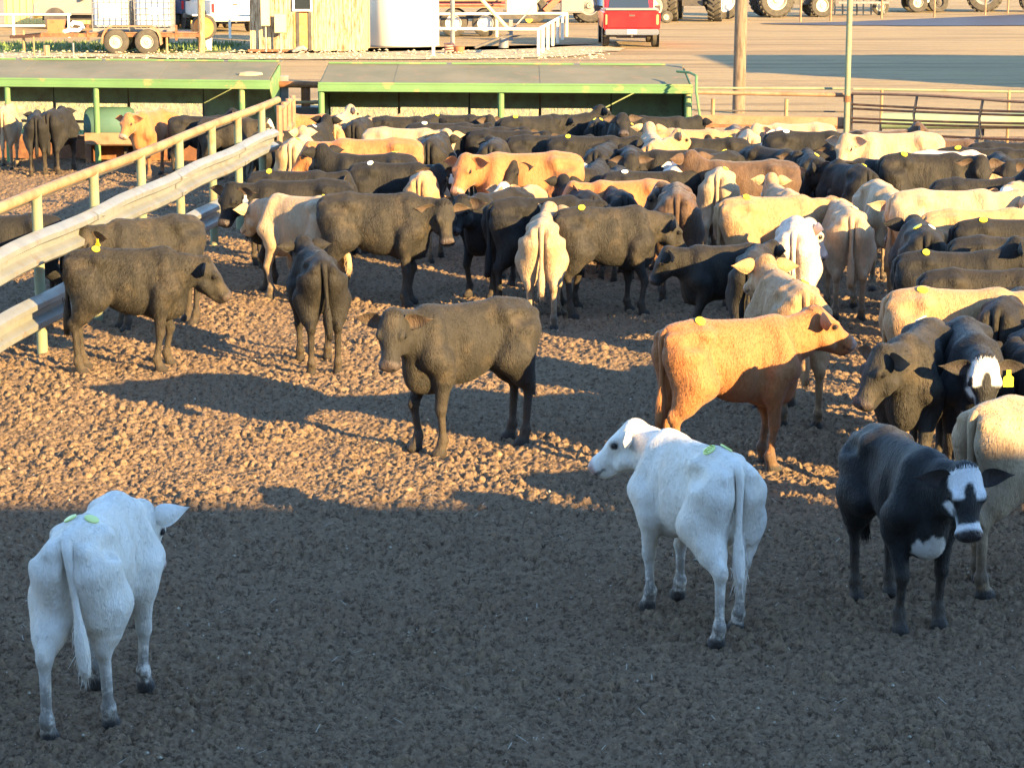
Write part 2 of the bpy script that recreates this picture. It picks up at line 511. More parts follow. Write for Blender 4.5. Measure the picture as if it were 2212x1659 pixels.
    hb = (Lb[:, 0] > 0) & (np.abs(Lb[:, 1]) < .13) & (Lb[:, 2] > -.2) & (Lb[:, 2] < .13) & (Lb[:, 0] < .5)
    flow = np.where(hb[:, None], (M @ np.array([-.9, 0, .2]))[None, :], np.array([-.5, 0, -.85])[None, :]) + rng.normal(0, .16, (tufts, 3))
    flow -= nn*(flow*nn).sum(1, keepdims=True)
    flow /= np.linalg.norm(flow, axis=1, keepdims=True)+1e-9
    ln = fur*rng.uniform(.5, 1.25, (tufts, 1))*np.where(hb[:, None] & (Lb[:, :1] > .05), .45, 1)*np.where(base[:, 2:] < .4, .6, 1)
    top = (Lb[:, 0] < .05) & (Lb[:, 0] > -.08) & (Lb[:, 2] > -.02) & (np.abs(Lb[:, 1]) < .07)
    ln = np.where(top[:, None], fur*1.3, ln)
    side = np.cross(flow, nn)
    wd = .0022+.0020*rng.random((tufts, 1))
    b0 = base - nn*.002
    ln = ln*.95
    T = np.stack([b0-side*wd, b0+side*wd, b0+flow*ln+nn*ln*rng.uniform(.08, .36, (tufts, 1))], 1).reshape(-1, 3)
    At = np.repeat(A0[Q[fi, 0]], 3, 0)
    # tail switch strands
    ns = 260
    ts = rng.random(ns)**.7
    sp = np.array(tp[9:])[np.minimum((ts*5).astype(int), 4)] + rng.normal(0, .013, (ns, 3))
    st = np.stack([sp+np.array([.003, .003, 0]), sp-np.array([.003, .003, 0]), sp+np.stack([rng.normal(0, .012, ns), rng.normal(0, .015, ns), -rng.uniform(.05, .12, ns)], 1)], 1).reshape(-1, 3)
    nV0 = len(V)
    Vx = np.concatenate([V]+extraV) if extraV else V
    nb = len(Vx)
    allV = np.concatenate([Vx, T, st])
    allA = np.concatenate([A0]+exA+[At, np.tile([0, 0, 0, 0, 0, 0, 0, .3], (len(st), 1))])
    me = bpy.data.meshes.new(name)
    faces = [tuple(int(i) for i in f) for f in Q] + extraF
    nt = (len(T)+len(st))//3
    loops = np.concatenate([np.array([i for f in faces for i in f], np.int32), np.arange(nb, nb+3*nt, dtype=np.int32)])
    tot = np.concatenate([np.array([len(f) for f in faces], np.int32), np.full(nt, 3, np.int32)])
    start = np.concatenate([[0], np.cumsum(tot)[:-1]]).astype(np.int32)
    me.vertices.add(len(allV)); me.vertices.foreach_set('co', allV.astype(np.float32).ravel())
    me.loops.add(len(loops)); me.loops.foreach_set('vertex_index', loops)
    me.polygons.add(len(tot)); me.polygons.foreach_set('loop_start', start); me.polygons.foreach_set('loop_total', tot)
    me.update(calc_edges=True)
    me.polygons.foreach_set('use_smooth', np.ones(len(tot), bool))
    for nm, cc in (('ma', slice(0, 4)), ('mb', slice(4, 8))):
        at_ = me.attributes.new(nm, 'FLOAT_COLOR', 'POINT')
        at_.data.foreach_set('color', allA[:, cc].astype(np.float32).ravel())
    Nall = np.zeros((len(allV), 3), np.float32)
    me.vertices.foreach_get  # normals of the plain parts come from the mesh itself
    vn = np.empty(len(allV)*3, np.float32); me.vertices.foreach_get('normal', vn); Nall[:] = vn.reshape(-1, 3)
    Nall[:nV0] = N
    tn = np.repeat(nn, 3, 0) + np.repeat(rng.normal(0, .20, (tufts, 3)), 3, 0)
    Nall[nb:nb+len(T)] = tn/np.linalg.norm(tn, axis=1, keepdims=True)
    me.normals_split_custom_set_from_vertices(Nall.tolist())
    me.validate()
    def surf(x, y):
        m = np.hypot(V[:, 0]-x, V[:, 1]-y) < .03
        i = np.argmax(np.where(m, V[:, 2], -9)); return V[i], N[i]
    info = {'P': P, 'M': M, 'hip': [surf(-.30, -.08), surf(-.30, .08)]}
    return me, info

def coat(name, base, base2, mud=(.060, .044, .030), muzzle=(.03, .025, .025), blaze=None, chest=None, ear=(.30, .20, .16), rough=.62, dirt=(.16, .11, .07), dirt_amt=.5, sheen=.15, mudamt=.85, spk=.4, spec=.25):
    t = NT(name)
    a = t.n('ShaderNodeAttribute', attribute_name='ma'); b = t.n('ShaderNodeAttribute', attribute_name='mb')
    sa = t.n('ShaderNodeSeparateColor'); t.l(a.outputs['Color'], sa.inputs[0])
    sb = t.n('ShaderNodeSeparateColor'); t.l(b.outputs['Color'], sb.inputs[0])
    v = t.coord('Object', (1, 1, 1), 7.0); v2 = t.coord('Object', (1, 1, .35), 7.0)
    n1 = t.noise(v2, 9, 5, .6); n2 = t.noise(v2, 60, 3, .6); n3 = t.noise(v, 4, 4, .6)
    c = t.mix(t.ramp(n1, (.35, .68)), base, base2)
    c = t.mix(t.math('MULTIPLY', t.ramp(n2, (.45, .70)), spk), c, tuple(x*.60 for x in base))
    c = t.mix(t.math('MULTIPLY', t.ramp(n3, (.52, .72)), dirt_amt), c, dirt)
    if blaze: c = t.mix(a.outputs['Alpha'], c, blaze)
    if chest: c = t.mix(sb.outputs[0], c, chest)
    c = t.mix(t.math('MULTIPLY', sa.outputs[2], t.math('MULTIPLY', t.ramp(t.noise(v, 14, 4, .7), (.32, .52)), mudamt)), c, mud)
    c = t.mix(sb.outputs[1], c, ear)
    c = t.mix(sa.outputs[0], c, muzzle)
    c = t.mix(t.math('MINIMUM', sa.outputs[1], 1.0), c, (.008, .007, .007))
    c = t.mix(sb.outputs[2], c, (.03, .024, .02))
    wet = t.math('MAXIMUM', t.math('MULTIPLY', sa.outputs[0], .3), t.math('MULTIPLY', t.math('SUBTRACT', sa.outputs[1], 1.0, clamp=True), .55))
    r = t.math('SUBTRACT', rough, wet)
    t.p.inputs['Sheen Weight'].default_value = sheen
    t.p.inputs['Sheen Roughness'].default_value = .5
    t.bump(t.math('ADD', t.math('MULTIPLY', t.noise(v2, 110, 3, .6), .7), t.noise(v2, 28, 3, .6)), .016, .8)
    return t.out(c, r, spec)
COAT = {
 'white': coat('white_coat', (.80, .75, .67), (.72, .65, .55), spk=.12, muzzle=(.42, .27, .23), ear=(.50, .38, .33), dirt=(.56, .44, .30), dirt_amt=.45),
 'cream': coat('cream_coat', (.33, .222, .125), (.385, .285, .18), muzzle=(.40, .25, .20), ear=(.42, .25, .17), dirt=(.32, .20, .11), dirt_amt=.5),
 'tan':   coat('tan_coat', (.30, .165, .072), (.355, .22, .112), muzzle=(.33, .20, .16), ear=(.32, .16, .09), dirt=(.23, .13, .065)),
 'red':   coat('red_coat', (.28, .108, .034), (.33, .14, .05), muzzle=(.36, .22, .16), ear=(.22, .09, .04), dirt=(.24, .09, .03)),
 'brown': coat('brown_coat', (.055, .030, .018), (.10, .054, .028), muzzle=(.05, .035, .03), ear=(.12, .06, .035), dirt=(.07, .042, .025)),
 'black': coat('black_coat', (.011, .0095, .008), (.019, .016, .012), rough=.62, spec=.22, ear=(.09, .06, .045), dirt=(.045, .035, .024), dirt_amt=.6, sheen=.03),
 'dark':  coat('charcoal_coat', (.009, .0086, .0086), (.016, .0148, .0138), rough=.66, spec=.2, ear=(.085, .058, .042), dirt=(.028, .023, .018), dirt_amt=.6, sheen=.03, muzzle=(.055, .042, .04)),
 'smoky': coat('smoky_coat', (.020, .0182, .0158), (.033, .029, .0245), rough=.66, spec=.2, ear=(.085, .058, .042), dirt=(.070, .054, .036), dirt_amt=.75, sheen=.03, muzzle=(.055, .042, .04)),
 'baldy': coat('black_white_faced_coat', (.009, .009, .010), (.014, .013, .013), rough=.6, spec=.25, blaze=(.66, .65, .64), chest=(.60, .57, .53), ear=(.05, .04, .038), dirt=(.024, .021, .018), sheen=.05),
 'whiteface': coat('smoky_white_faced_coat', (.020, .0165, .013), (.033, .027, .020), rough=.66, spec=.2, blaze=(.55, .48, .40), ear=(.12, .08, .06), dirt=(.070, .054, .036), sheen=.03),
 'pinkish': coat('pinkish_white_coat', (.56, .46, .39), (.48, .37, .30), spk=.25, muzzle=(.42, .27, .23), ear=(.45, .27, .18), dirt=(.40, .26, .17), dirt_amt=.6),
 'redwhite': coat('cream_white_faced_coat', (.33, .20, .10), (.37, .25, .145), blaze=(.62, .56, .48), ear=(.38, .22, .14), dirt=(.30, .18, .10), muzzle=(.42, .25, .2)),
}
# ------------------------------------------------------------------ the ground
_rs = np.random.RandomState(5)
_GT = _rs.rand(256, 256, 2).astype(np.float32)*2-1
_VT = _rs.rand(256, 256).astype(np.float32)
def gnoise(x, y):
    xi, yi = np.floor(x).astype(int), np.floor(y).astype(int)
    fx, fy = x-xi, y-yi
    u, v = fx*fx*fx*(fx*(fx*6-15)+10), fy*fy*fy*(fy*(fy*6-15)+10)
    def g(a, b):
        t = _GT[(xi+a) & 255, (yi+b) & 255]
        return t[..., 0]*(fx-a)+t[..., 1]*(fy-b)
    return (g(0, 0)*(1-u)+g(1, 0)*u)*(1-v)+(g(0, 1)*(1-u)+g(1, 1)*u)*v
def clods(x, y, s):
    """rounded lumps of size s with pits between them, 0..1"""
    X, Y = x/s, y/s
    xi, yi = np.floor(X).astype(int), np.floor(Y).astype(int)
    best = np.full(X.shape, 9., np.float32); sec = best.copy(); hh = np.zeros(X.shape, np.float32)
    for a in (-1, 0, 1):
        for b in (-1, 0, 1):
            t = _GT[(xi+a) & 255, (yi+b) & 255]
            d = (xi+a+.5+.45*t[..., 0]-X)**2+(yi+b+.5+.45*t[..., 1]-Y)**2
            m = d < best
            sec = np.where(m, best, np.minimum(sec, d))
            hh = np.where(m, _VT[(xi+a) & 255, (yi+b) & 255], hh)
            best = np.where(m, d, best)
    return np.clip(np.sqrt(sec)-np.sqrt(best), 0, .6)/.6, hh
def pen_height(x, y):
    wx = x+.035*gnoise(x*9, y*9+7); wy = y+.035*gnoise(x*9+31, y*9)
    c1, h1 = clods(wx, wy, .092)
    c2, h2 = clods(wx+3.3, wy+1.7, .05)
    dens = np.clip(.65+1.3*gnoise(x*1.1, y*1.1+3), .25, 1.1)
    rg = lambda f, a, b_: 1-np.abs(gnoise(wx*f+a, wy*f+b_))*2.6
    z = .060*dens*(np.sqrt(c1)*(.30+.70*h1)) + .018*np.sqrt(c2)*(.3+.7*h2)
    z += .018*rg(17, 5, 1) + .012*rg(33, 2, 9) + .005*rg(66, 7, 3)
    z += .030*gnoise(x*1.7, y*1.7) + .024*gnoise(x*4.1, y*4.1)
    return z-.060
def dirt_mat(name, c1, c2, c3, fine=1.0, bumps=.02, fleck=0):
    t = NT(name)
    v = t.coord('Object', (1, 1, 1))
    n1 = t.noise(v, .7, 5, .6); n2 = t.noise(v, 9, 5, .65); n3 = t.noise(v, 45, 4, .65)
    c = t.mix(t.ramp(n2, (.35, .65)), c1, c2)
    c = t.mix(t.ramp(n1, (.4, .7)), c, c3)
    c = t.mix(t.math('MULTIPLY', t.ramp(n3, (.5, .72)), .55), c, tuple(q*.55 for q in c1))
    if fleck:
        c = t.mix(t.math('MULTIPLY', t.ramp(t.noise(v, 21, 5, .8), (.50, .60)), .80), c, tuple(q*.26 for q in c1))
        c = t.mix(t.math('MULTIPLY', t.ramp(t.noise(v, 31, 4, .7), (.56, .66)), .55), c, tuple(q*1.9 for q in c1))
        c = t.mix(t.ramp(t.noise(v, 48, 2, .5), (.735, .76)), c, (.50, .46, .40))
    t.bump(t.math('ADD', t.math('MULTIPLY', t.noise(v, 26, 5, .7), 1.0), t.math('MULTIPLY', t.noise(v, 120, 3, .6), .3)), bumps)
    return t.out(c, .95, .12)
M_pen = dirt_mat('pen_dirt', (.182, .121, .075), (.262, .178, .106), (.222, .147, .090), bumps=.022, fleck=1)
def yard_mat():
    t = NT('yard_dirt')
    v = t.coord('Object', (1, 1, 1)); vs = t.coord('Object', (.10, 1, 1))
    c = t.mix(t.ramp(t.noise(v, 5, 5, .65), (.35, .65)), (.30, .215, .11), (.35, .255, .135))
    c = t.mix(t.ramp(t.noise(vs, .55, 6, .7, .6), (.50, .62)), c, (.22, .155, .085))
    c = t.mix(t.math('MULTIPLY', t.ramp(t.noise(vs, 2.6, 5, .7, .4), (.54, .64)), .6), c, (.17, .125, .08))
    c = t.mix(t.math('MULTIPLY', t.ramp(t.noise(v, .25, 4, .6), (.5, .7)), .5), c, (.26, .185, .10))
    t.bump(t.math('ADD', t.noise(vs, 3, 6, .7), t.math('MULTIPLY', t.noise(v, 18, 5, .7), .5)), .05)
    return t.out(c, .95, .12)
M_yard = yard_mat()

def sheet(name, V, nx, ny, mat):
    me = bpy.data.meshes.new(name)
    i = np.arange((nx-1)*(ny-1)); r, c = i//(nx-1), i % (nx-1)
    q = np.stack([r*nx+c, r*nx+c+1, (r+1)*nx+c+1, (r+1)*nx+c], 1).astype(np.int32)
    me.vertices.add(len(V)); me.vertices.foreach_set('co', V.astype(np.float32).ravel())
    me.loops.add(q.size); me.loops.foreach_set('vertex_index', q.ravel())
    me.polygons.add(len(q)); me.polygons.foreach_set('loop_start', np.arange(len(q), dtype=np.int32)*4)
    me.polygons.foreach_set('loop_total', np.full(len(q), 4, np.int32))
    me.update(calc_edges=True)
    me.polygons.foreach_set('use_smooth', np.ones(len(q), bool))
    me.materials.append(mat)
    o = bpy.data.objects.new(name, me); COL.objects.link(o)
    return o
NX, NY = 1250, 1500
yy = 9.0*(47.0/9.0)**(np.arange(NY)/(NY-1))
uu = np.linspace(-.30, .30, NX)
Yg = np.repeat(yy[:, None], NX, 1); Xg = uu[None, :]*(yy[:, None]+2)
Zg = pen_height(Xg, Yg)
edge = np.clip((47-Yg)/3, 0, 1)*np.clip((.30-np.abs(uu[None, :]))/.01, 0, 1)*np.clip((Yg-9)/.3, 0, 1)
Zg = Zg*edge - .045*(1-edge)
tag(sheet('pen_ground', np.stack([Xg, Yg, Zg], 2).reshape(-1, 3), NX, NY, M_pen), kind='structure')
def hgt(x, y): return float(pen_height(np.array([x]), np.array([y]))[0])
# the wide ground sheet: yard and everything out to the horizon, dished under the pen
xs = np.unique(np.concatenate([np.linspace(-1500, -60, 20), np.linspace(-60, 60, 161), np.linspace(60, 1500, 20)]))
ys = np.unique(np.concatenate([np.linspace(-400, -20, 10), np.linspace(-20, 130, 401), np.linspace(130, 2000, 25)]))
GX, GY = np.meshgrid(xs, ys)
GZ = .022*gnoise(GX*.35, GY*.35)+.014*gnoise(GX*1.3, GY*1.3)
inpen = np.clip((46.2-GY)/1.0, 0, 1)
GZ = GZ*(1-inpen) - .075*inpen + (.02*gnoise(GX*2.1, GY*2.1)+.02*gnoise(GX*5, GY*5))*inpen
yard = tag(sheet('ground', np.stack([GX, GY, GZ], 2).reshape(-1, 3), len(xs), len(ys), M_yard), kind='structure')
yard.data.materials.append(M_pen)
cen = np.empty(len(yard.data.polygons)*3, np.float32); yard.data.polygons.foreach_get('center', cen)
yard.data.polygons.foreach_set('material_index', (cen.reshape(-1, 3)[:, 1] < 46.0).astype(np.int32))

def blob(name, pts, z, mat, kind='structure', n=160, wob=.12, seed=1):
    """flat sheet with an uneven edge through the given outline points"""
    rng = random.Random(seed)
    P = [Vector((x, y, 0)) for x, y in pts]
    out = []
    m = len(P)
    for i in range(m):
        p0, p1, p2, p3 = P[i-1], P[i], P[(i+1) % m], P[(i+2) % m]
        for k in range(n//m):
            t = k/(n//m)
            q = .5*((2*p1)+(p2-p0)*t+(2*p0-5*p1+4*p2-p3)*t*t+(3*p1-p0-3*p2+p3)*t**3)
            out.append((q.x+rng.uniform(-wob, wob), q.y+rng.uniform(-wob, wob)))
    b = MB(); b.v = [(x, y, z) for x, y in out]; b.f = [tuple(range(len(out)))]; b.m = [0]
    return tag(b.build(name, mat), kind=kind)
M_straw = dirt_mat('straw_litter', (.50, .40, .20), (.42, .34, .17), (.34, .32, .14), bumps=.03)
M_grass = dirt_mat('short_grass', (.10, .17, .05), (.16, .22, .07), (.22, .22, .10), bumps=.03)
M_wgrass = dirt_mat('verge_grass', (.07, .12, .05), (.10, .15, .06), (.17, .17, .08), bumps=.03)
def px_poly(pts, z=0): return [tuple(at(x, y, z)[:2]) for x, y in pts]
blob('straw_ground', [(-17, 47.5), (-6.0, 47.5), (-5.6, 52), (-6.0, 57), (-17, 57)], .030, M_straw, seed=2)
blob('straw_ground', [(-4.1, 44.5), (2.9, 43.5), (3.1, 52), (2.9, 57), (-4.0, 57), (-4.5, 52)], .030, M_straw, seed=3)
blob('grass_ground', [(-17, 42.5), (-5.6, 42.5), (-5.7, 46.5), (-17, 46.8)], .034, M_grass, seed=4)
blob('grass_ground', [(-30, 78.5), (-20, 77.4), (-9.3, 77.6), (-9.2, 83), (-20, 84), (-30, 85)], .034, M_wgrass, seed=5)
blob('gravel_ground', px_poly([(-60, 118), (200, 112), (430, 112), (560, 118), (900, 112), (1120, 108), (1240, 100), (1330, 100), (1300, 116), (1120, 128), (600, 131), (200, 126), (-60, 128)]), .030,
     dirt_mat('pale_gravel', (.46, .38, .25), (.38, .30, .19), (.50, .42, .28), bumps=.05), seed=6, wob=.3)
wt = NT('puddle_water'); wt.bump(wt.noise(wt.coord('Object', (1, 1, 1)), 3, 3, .5), .01, .25)
M_water = wt.out((.06, .06, .075), .6, .06)
blob('puddle', px_poly([(1640, 53), (1760, 51), (1880, 47), (2030, 41), (2230, 33), (2400, 32), (2400, 58), (2230, 57), (2000, 58), (1880, 57), (1760, 56)]), .028, M_water, wob=.05, seed=7)
# ------------------------------------------------------------------ shared materials
def paint(name, c, rough=.45, spec=.5, dirt=(.25, .19, .13), amt=.35):
    t = NT(name); v = t.coord('Object', (1, 1, 1), 3.0)
    col = t.mix(t.math('MULTIPLY', t.ramp(t.noise(v, 2.2, 6, .65), (.45, .75)), amt), c, dirt)
    return t.out(col, rough, spec)
def rusty(name, c, rust=(.20, .085, .035), amt=(.50, .62), s=3.0, rough=.7, stretch=(1, 1, 1)):
    t = NT(name); v = t.coord('Object', stretch, 3.0)
    n = t.noise(v, s, 7, .68)
    col = t.mix(t.ramp(t.noise(v, 1.2, 4, .6), (.3, .7)), c, tuple(q*.78 for q in c))
    col = t.mix(t.ramp(n, amt), col, rust)
    t.bump(t.noise(v, 40, 3, .6), .002)
    return t.out(col, rough, .3)
M_green = rusty('green_paint', (.115, .215, .085), rust=(.26, .21, .09), amt=(.56, .64), s=2.2)
M_greenin = rusty('dirty_green_sheet', (.26, .34, .19), rust=(.17, .15, .10), amt=(.45, .70), s=5)
M_dkgreen = rusty('dark_green_sheet', (.035, .12, .07), rust=(.09, .08, .05), amt=(.6, .8), s=2)
M_roof = mottled('weathered_grey_roof', (.165, .148, .095), (.115, .112, .068), .9, .85, (.20, .135, .08), 3, bump=.003, bscale=25)
M_pipe = rusty('tan_rusted_pipe', (.28, .21, .11), rust=(.24, .12, .055), amt=(.42, .62), s=2.5)
M_postg = rusty('pale_green_pipe', (.19, .21, .13), rust=(.19, .12, .06), amt=(.50, .68), s=4)
M_rust = rusty('brown_rust', (.16, .07, .035), rust=(.26, .12, .05), amt=(.45, .65), s=5)
M_rustp = rusty('pink_rusted_pipe', (.28, .17, .10), rust=(.21, .10, .055), amt=(.45, .65), s=5)
M_galv = mottled('galvanised_steel', (.27, .27, .24), (.19, .195, .175), 3, .45, (.21, .165, .115), 7, spec=.5, metal=.35, lo=.3, hi=.7)
M_white = paint('white_paint', (.58, .56, .52), .5)
M_whitep = paint('white_pipe_paint', (.60, .57, .49), .5, amt=.15)
M_black = mottled('black_rubber', (.035, .033, .030), (.06, .052, .045), 8, .8)
M_tyre = mottled('dusty_tyre', (.045, .04, .034), (.08, .068, .052), 6, .85)
M_dark = mottled('dark_metal', (.05, .045, .045), (.09, .075, .06), 4, .6)
M_steel = mottled('grey_steel', (.20, .195, .19), (.14, .135, .13), 5, .45, spec=.5)
M_glass = NT('dark_glass').out((.02, .025, .03), .08, .6)
M_red = paint('red_car_paint', (.74, .010, .010), .28, .5, amt=.06)
M_chrome = NT('chrome').out((.34, .33, .32), .3, .5, .8)
M_plate = NT('licence_plate_white').out((.8, .8, .78), .4)
M_lampr = NT('red_lamp_lens').out((.45, .02, .02), .2, .5)
M_lampo = NT('amber_lamp_lens').out((.7, .25, .12), .2, .5)
M_yel = paint('yellow_machine_paint', (.80, .55, .04), .5)
M_cream = paint('cream_rim_paint', (.48, .42, .29), .5)
M_blue = paint('dark_blue_paint', (.05, .07, .12), .35)
M_grey = paint('dusty_grey_paint', (.20, .19, .18), .4, amt=.6)
M_machred = paint('faded_red_paint', (.50, .10, .05), .5)
M_orim = paint('orange_rust_rim', (.62, .26, .06), .6, amt=.5)
def planks(name, c1, c2, stain, w=.14, axis='X'):
    t = NT(name); v = t.coord('Object', (1, 1, 1), 2.0)
    tc = t.n('ShaderNodeSeparateXYZ'); t.l(v, tc.inputs[0])
    k = t.math('FLOOR', t.math('DIVIDE', tc.outputs[axis], w))
    wn_ = t.n('ShaderNodeTexWhiteNoise', noise_dimensions='1D'); t.l(k, wn_.inputs['W'])
    sv = t.n('ShaderNodeMapping'); sv.inputs['Scale'].default_value = (9, 9, 1.2); t.l(v, sv.inputs[0])
    g = t.noise(sv.outputs[0], 2.0, 6, .7)
    c = t.mix(wn_.outputs[0], c1, c2)
    c = t.mix(t.ramp(g, (.47, .60)), c, stain)
    return t.out(c, .85, .15)
M_shack = planks('weathered_plank_siding', (.38, .30, .19), (.46, .375, .25), (.19, .12, .065))
M_wood = planks('pole_wood', (.19, .14, .10), (.16, .12, .085), (.10, .072, .052), .5)
M_woodl = planks('pale_pole_wood', (.33, .25, .155), (.29, .22, .13), (.17, .11, .065), .5)
M_osb = mottled('orange_chipboard', (.55, .25, .09), (.42, .17, .06), 9, .8, (.62, .33, .14), 20)
M_yelsheet = NT('yellow_sheet')
M_yelsheet = paint('yellow_ribbed_sheet', (.62, .47, .155), .5, amt=.08)

# ------------------------------------------------------------------ barn behind the camera (throws the long shadow over the near pen)
barn = empty('auction_barn', (20, -4, 0))
tag(barn, 'long tan sale barn behind the pens, its roofline shading the near dirt', 'barn')
b = MB(); b.box(-42, 62, -14, 2.5, -.2, 6.66); b.build('wall', mottled('tan_barn_wall', (.34, .29, .22), (.30, .26, .20), 2), barn)
b = MB(); b.prism([(-14.6, 6.66), (3.0, 6.66), (3.0, 6.79), (-5.8, 8.0), (-14.6, 6.8)], -42.5, 62.5, plane='yz'); b.build('roof', M_steel, barn)
# machine shed outside the frame: throws the far shadow on the yard
ms = empty('machine_shed', (22, 58, 0))
tag(ms, 'grey metal machine shed beyond the right edge of the yard', 'shed')
b = MB(); b.box(-3.0, 14, -3.6, 4.2, -.1, 5.0); b.build('wall', M_steel, ms)
b = MB()
b.add([(-3.2, -3.8, 5), (14.2, -3.8, 5), (14.2, 4.4, 5), (-3.2, 4.4, 5), (1.2, .6, 7.1), (10, .6, 7.1)],
      [(0, 1, 5, 4), (1, 2, 5), (2, 3, 4, 5), (3, 0, 4), (3, 2, 1, 0)])
b.build('roof', M_steel, ms)

# ------------------------------------------------------------------ feed sheds
def shed(x0, x1, yf0, yf1, posts, label, inner=M_greenin, endside=None, hay=False):
    """covered feed bunk; front eave runs from (x0, yf0) to (x1, yf1)"""
    L = x1-x0; shear = (yf1-yf0)/(x1-x0)
    r = empty('feed_shed', (x0, yf0, 0))
    tag(r, label, 'feed shed', 'green roofed feed sheds')
    Z0, Z1, D = 1.44, 1.66, 1.9
    b = MB()
    for i in range(int(L/1.25)+1):                                     # roof sheets, each lapped on the next
        a0, a1 = i*1.25, min(L, (i+1)*1.25+.01)
        if a1-a0 < .1: continue
        dz = .004*(i % 2)
        b.add([(a0, -.06, Z0+dz), (a1, -.06, Z0+dz), (a1, D, Z1+dz), (a0, D, Z1+dz), (a0, -.06, Z0-.02+dz), (a1, -.06, Z0-.02+dz), (a1, D, Z1-.02+dz), (a0, D, Z1-.02+dz)],
              [(0, 1, 2, 3), (7, 6, 5, 4), (0, 4, 5, 1), (1, 5, 6, 2), (2, 6, 7, 3), (3, 7, 4, 0)])
    rf = b.build('roof', M_roof, r)
    b = MB(); b.box(-.02, L+.02, D+.06, D+.60, Z1-.02, Z1+.0)
    b.build('ridge_cap', M_roof, rf)
    b = MB(); rng = random.Random(int(L*10))
    x = 0.0
    while x < L-.3:
        w = rng.uniform(.9, 2.2); b.box(x, min(L, x+w), D-.02, D+.05, Z1+.006, Z1+.035); x += w+rng.uniform(.05, .3)
    b.build('ridge_strip', M_green, rf)
    b = MB(); b.box(-.03, L+.03, -.16, -.065, Z0-.115, Z0-.01); b.box(-.03, L+.03, -.20, -.165, Z0-.125, Z0-.085); b.box(-.03, L+.03, -.10, -.06, Z0-.008, Z0+.022)
    b.build('eave_beam', M_green, r)
    for p in posts:
        b = MB(); b.tube([(p, -.11, -.1), (p, -.11, Z0-.12)], .055, 12); b.build('post', M_green, r)
    n = int(L/1.2)
    b = MB()
    for i in range(n):                                                   # hanging back sheets with seams
        w = L/n
        b.box(i*w+.012, (i+1)*w-.012, D-.10, D-.085+.008*(i % 2), (.90+.01*math.sin(i*2.3)) if i < n-1 else -.05, Z1-.03)
    b.build('back_sheet', inner, r)
    for i in range(n+1):
        b = MB(); b.box(i*L/n-.025, i*L/n+.025, D-.075, D-.035, -.1, Z1-.03); b.build('back_post', M_rust if i % 2 else M_dark, r)
    b = MB(); b.bar((0, D-.05, .55), (L, D-.05, .55), .04, .05); b.bar((0, D-.05, .18), (L, D-.05, .18), .04, .25); b.build('back_rail', M_rustp, r)
    b = MB(); b.box(0, L, .45, .49, .0, .34); b.box(0, L, 1.25, 1.29, .0, .34); b.box(0, L, .49, 1.25, .10, .13)
    b.build('feed_bunk', M_rust, r)
    for e, xx, s in ((0, -.015, -1), (1, L+.015, 1)):
        b = MB(); prof = [(-.06, Z0-.13), (-.06, Z0-.02), (D, Z1-.03), (D+.02, Z1-.10), (D-.12, .75), (D-.45, .35), (D*.45, .75), (.25, 1.15)] if (e == 1 and endside) else [(-.02, Z0-.02), (D, Z1-.03), (D, .0), (D-.06, .0), (D-.9, .6), (-.02, 1.2)]
        if e == 1 and not endside: prof = [(.0, Z0-.02), (D, Z1-.03), (D, .0), (.0, .0)]
        b.prism(prof, xx-.01, xx+.01, plane='yz')
        b.build('end_panel', M_green if (e == 1 and endside) else M_dkgreen if e == 1 else M_green, r)
    for ch in kids(r):
        for c in [ch]+kids(ch):
            for v in c.data.vertices: v.co.y += v.co.x*shear
    return r
pA = at(-260, 168, 1.44); pB = at(580, 176, 1.44)
shed(pA.x, pB.x, pA.y, pB.y, [2.35, 3.95, 6.54], 'long green and brown roofed feed shed over the left pen', endside=True)
pC = at(692, 180.5, 1.44); pD = at(1492, 185, 1.44)
Lr = pD.x-pC.x
shed(pC.x, pD.x, pC.y, pD.y, [.02, Lr*.491, Lr-.05], 'green and brown roofed feed shed behind the crowded herd', inner=M_greenin)
def interp(p, a, b_): return a + (b_-a)*p
# pale hat-shaped lump lying on the left roof
q = at(541, 161, 1.52)
b = MB(); b.add(*(lambda n: ([(0, 0, .055)]+[(math.cos(2*PI*k/n)*.20*(1+.1*math.sin(k*3)), math.sin(2*PI*k/n)*.13, .03) for k in range(n)]+[(math.cos(2*PI*k/n)*.24*(1+.1*math.sin(k*3)), math.sin(2*PI*k/n)*.16, -.03) for k in range(n)],
     [(0, 1+k, 1+(k+1) % n) for k in range(n)]+[(1+k, 1+n+k, 1+n+(k+1) % n, 1+(k+1) % n) for k in range(n)]))(18))
tag(b.build('feed_sack', mottled('cream_sacking', (.34, .27, .17), (.27, .21, .13), 8), loc=q, smooth=True), 'crumpled cream sack lying on the left shed roof near its end', 'sack')

# ------------------------------------------------------------------ divider fence: pipe rail and two guardrails
FA, FB = Vector((-4.62, 21.0, 0)), Vector((-3.56, 33.4, 0))
FD = (FB-FA).normalized()
def fpt(s, z=0, off=0.0):
    n = Vector((FD.y, -FD.x, 0))
    sag = .008*math.sin(s*.9)
    return FA + FD*s + n*off + Vector((0, 0, z+sag*(z > .3)))
def proj(p):
    c, s = math.cos(PITCH), math.sin(PITCH)
    d = p.y*c + (CAMH-p.z)*s
    v = -(CAMH-p.z)*c + p.y*s
    return CXP + FPX*p.x/d, CYP - FPX*v/d
def find_s(px, z=.8):
    lo, hi = -15, 20
    for _ in range(40):
        m = (lo+hi)/2
        if proj(fpt(m, z))[0] < px: lo = m
        else: hi = m
    return lo
fence = empty('divider_fence', fpt(5)); FO = fpt(5)
tag(fence, 'long fence of rusty top pipe and wavy guardrail planks between two pens', 'fence')
def fb(): return MB()
s_end = find_s(600, 1.4)
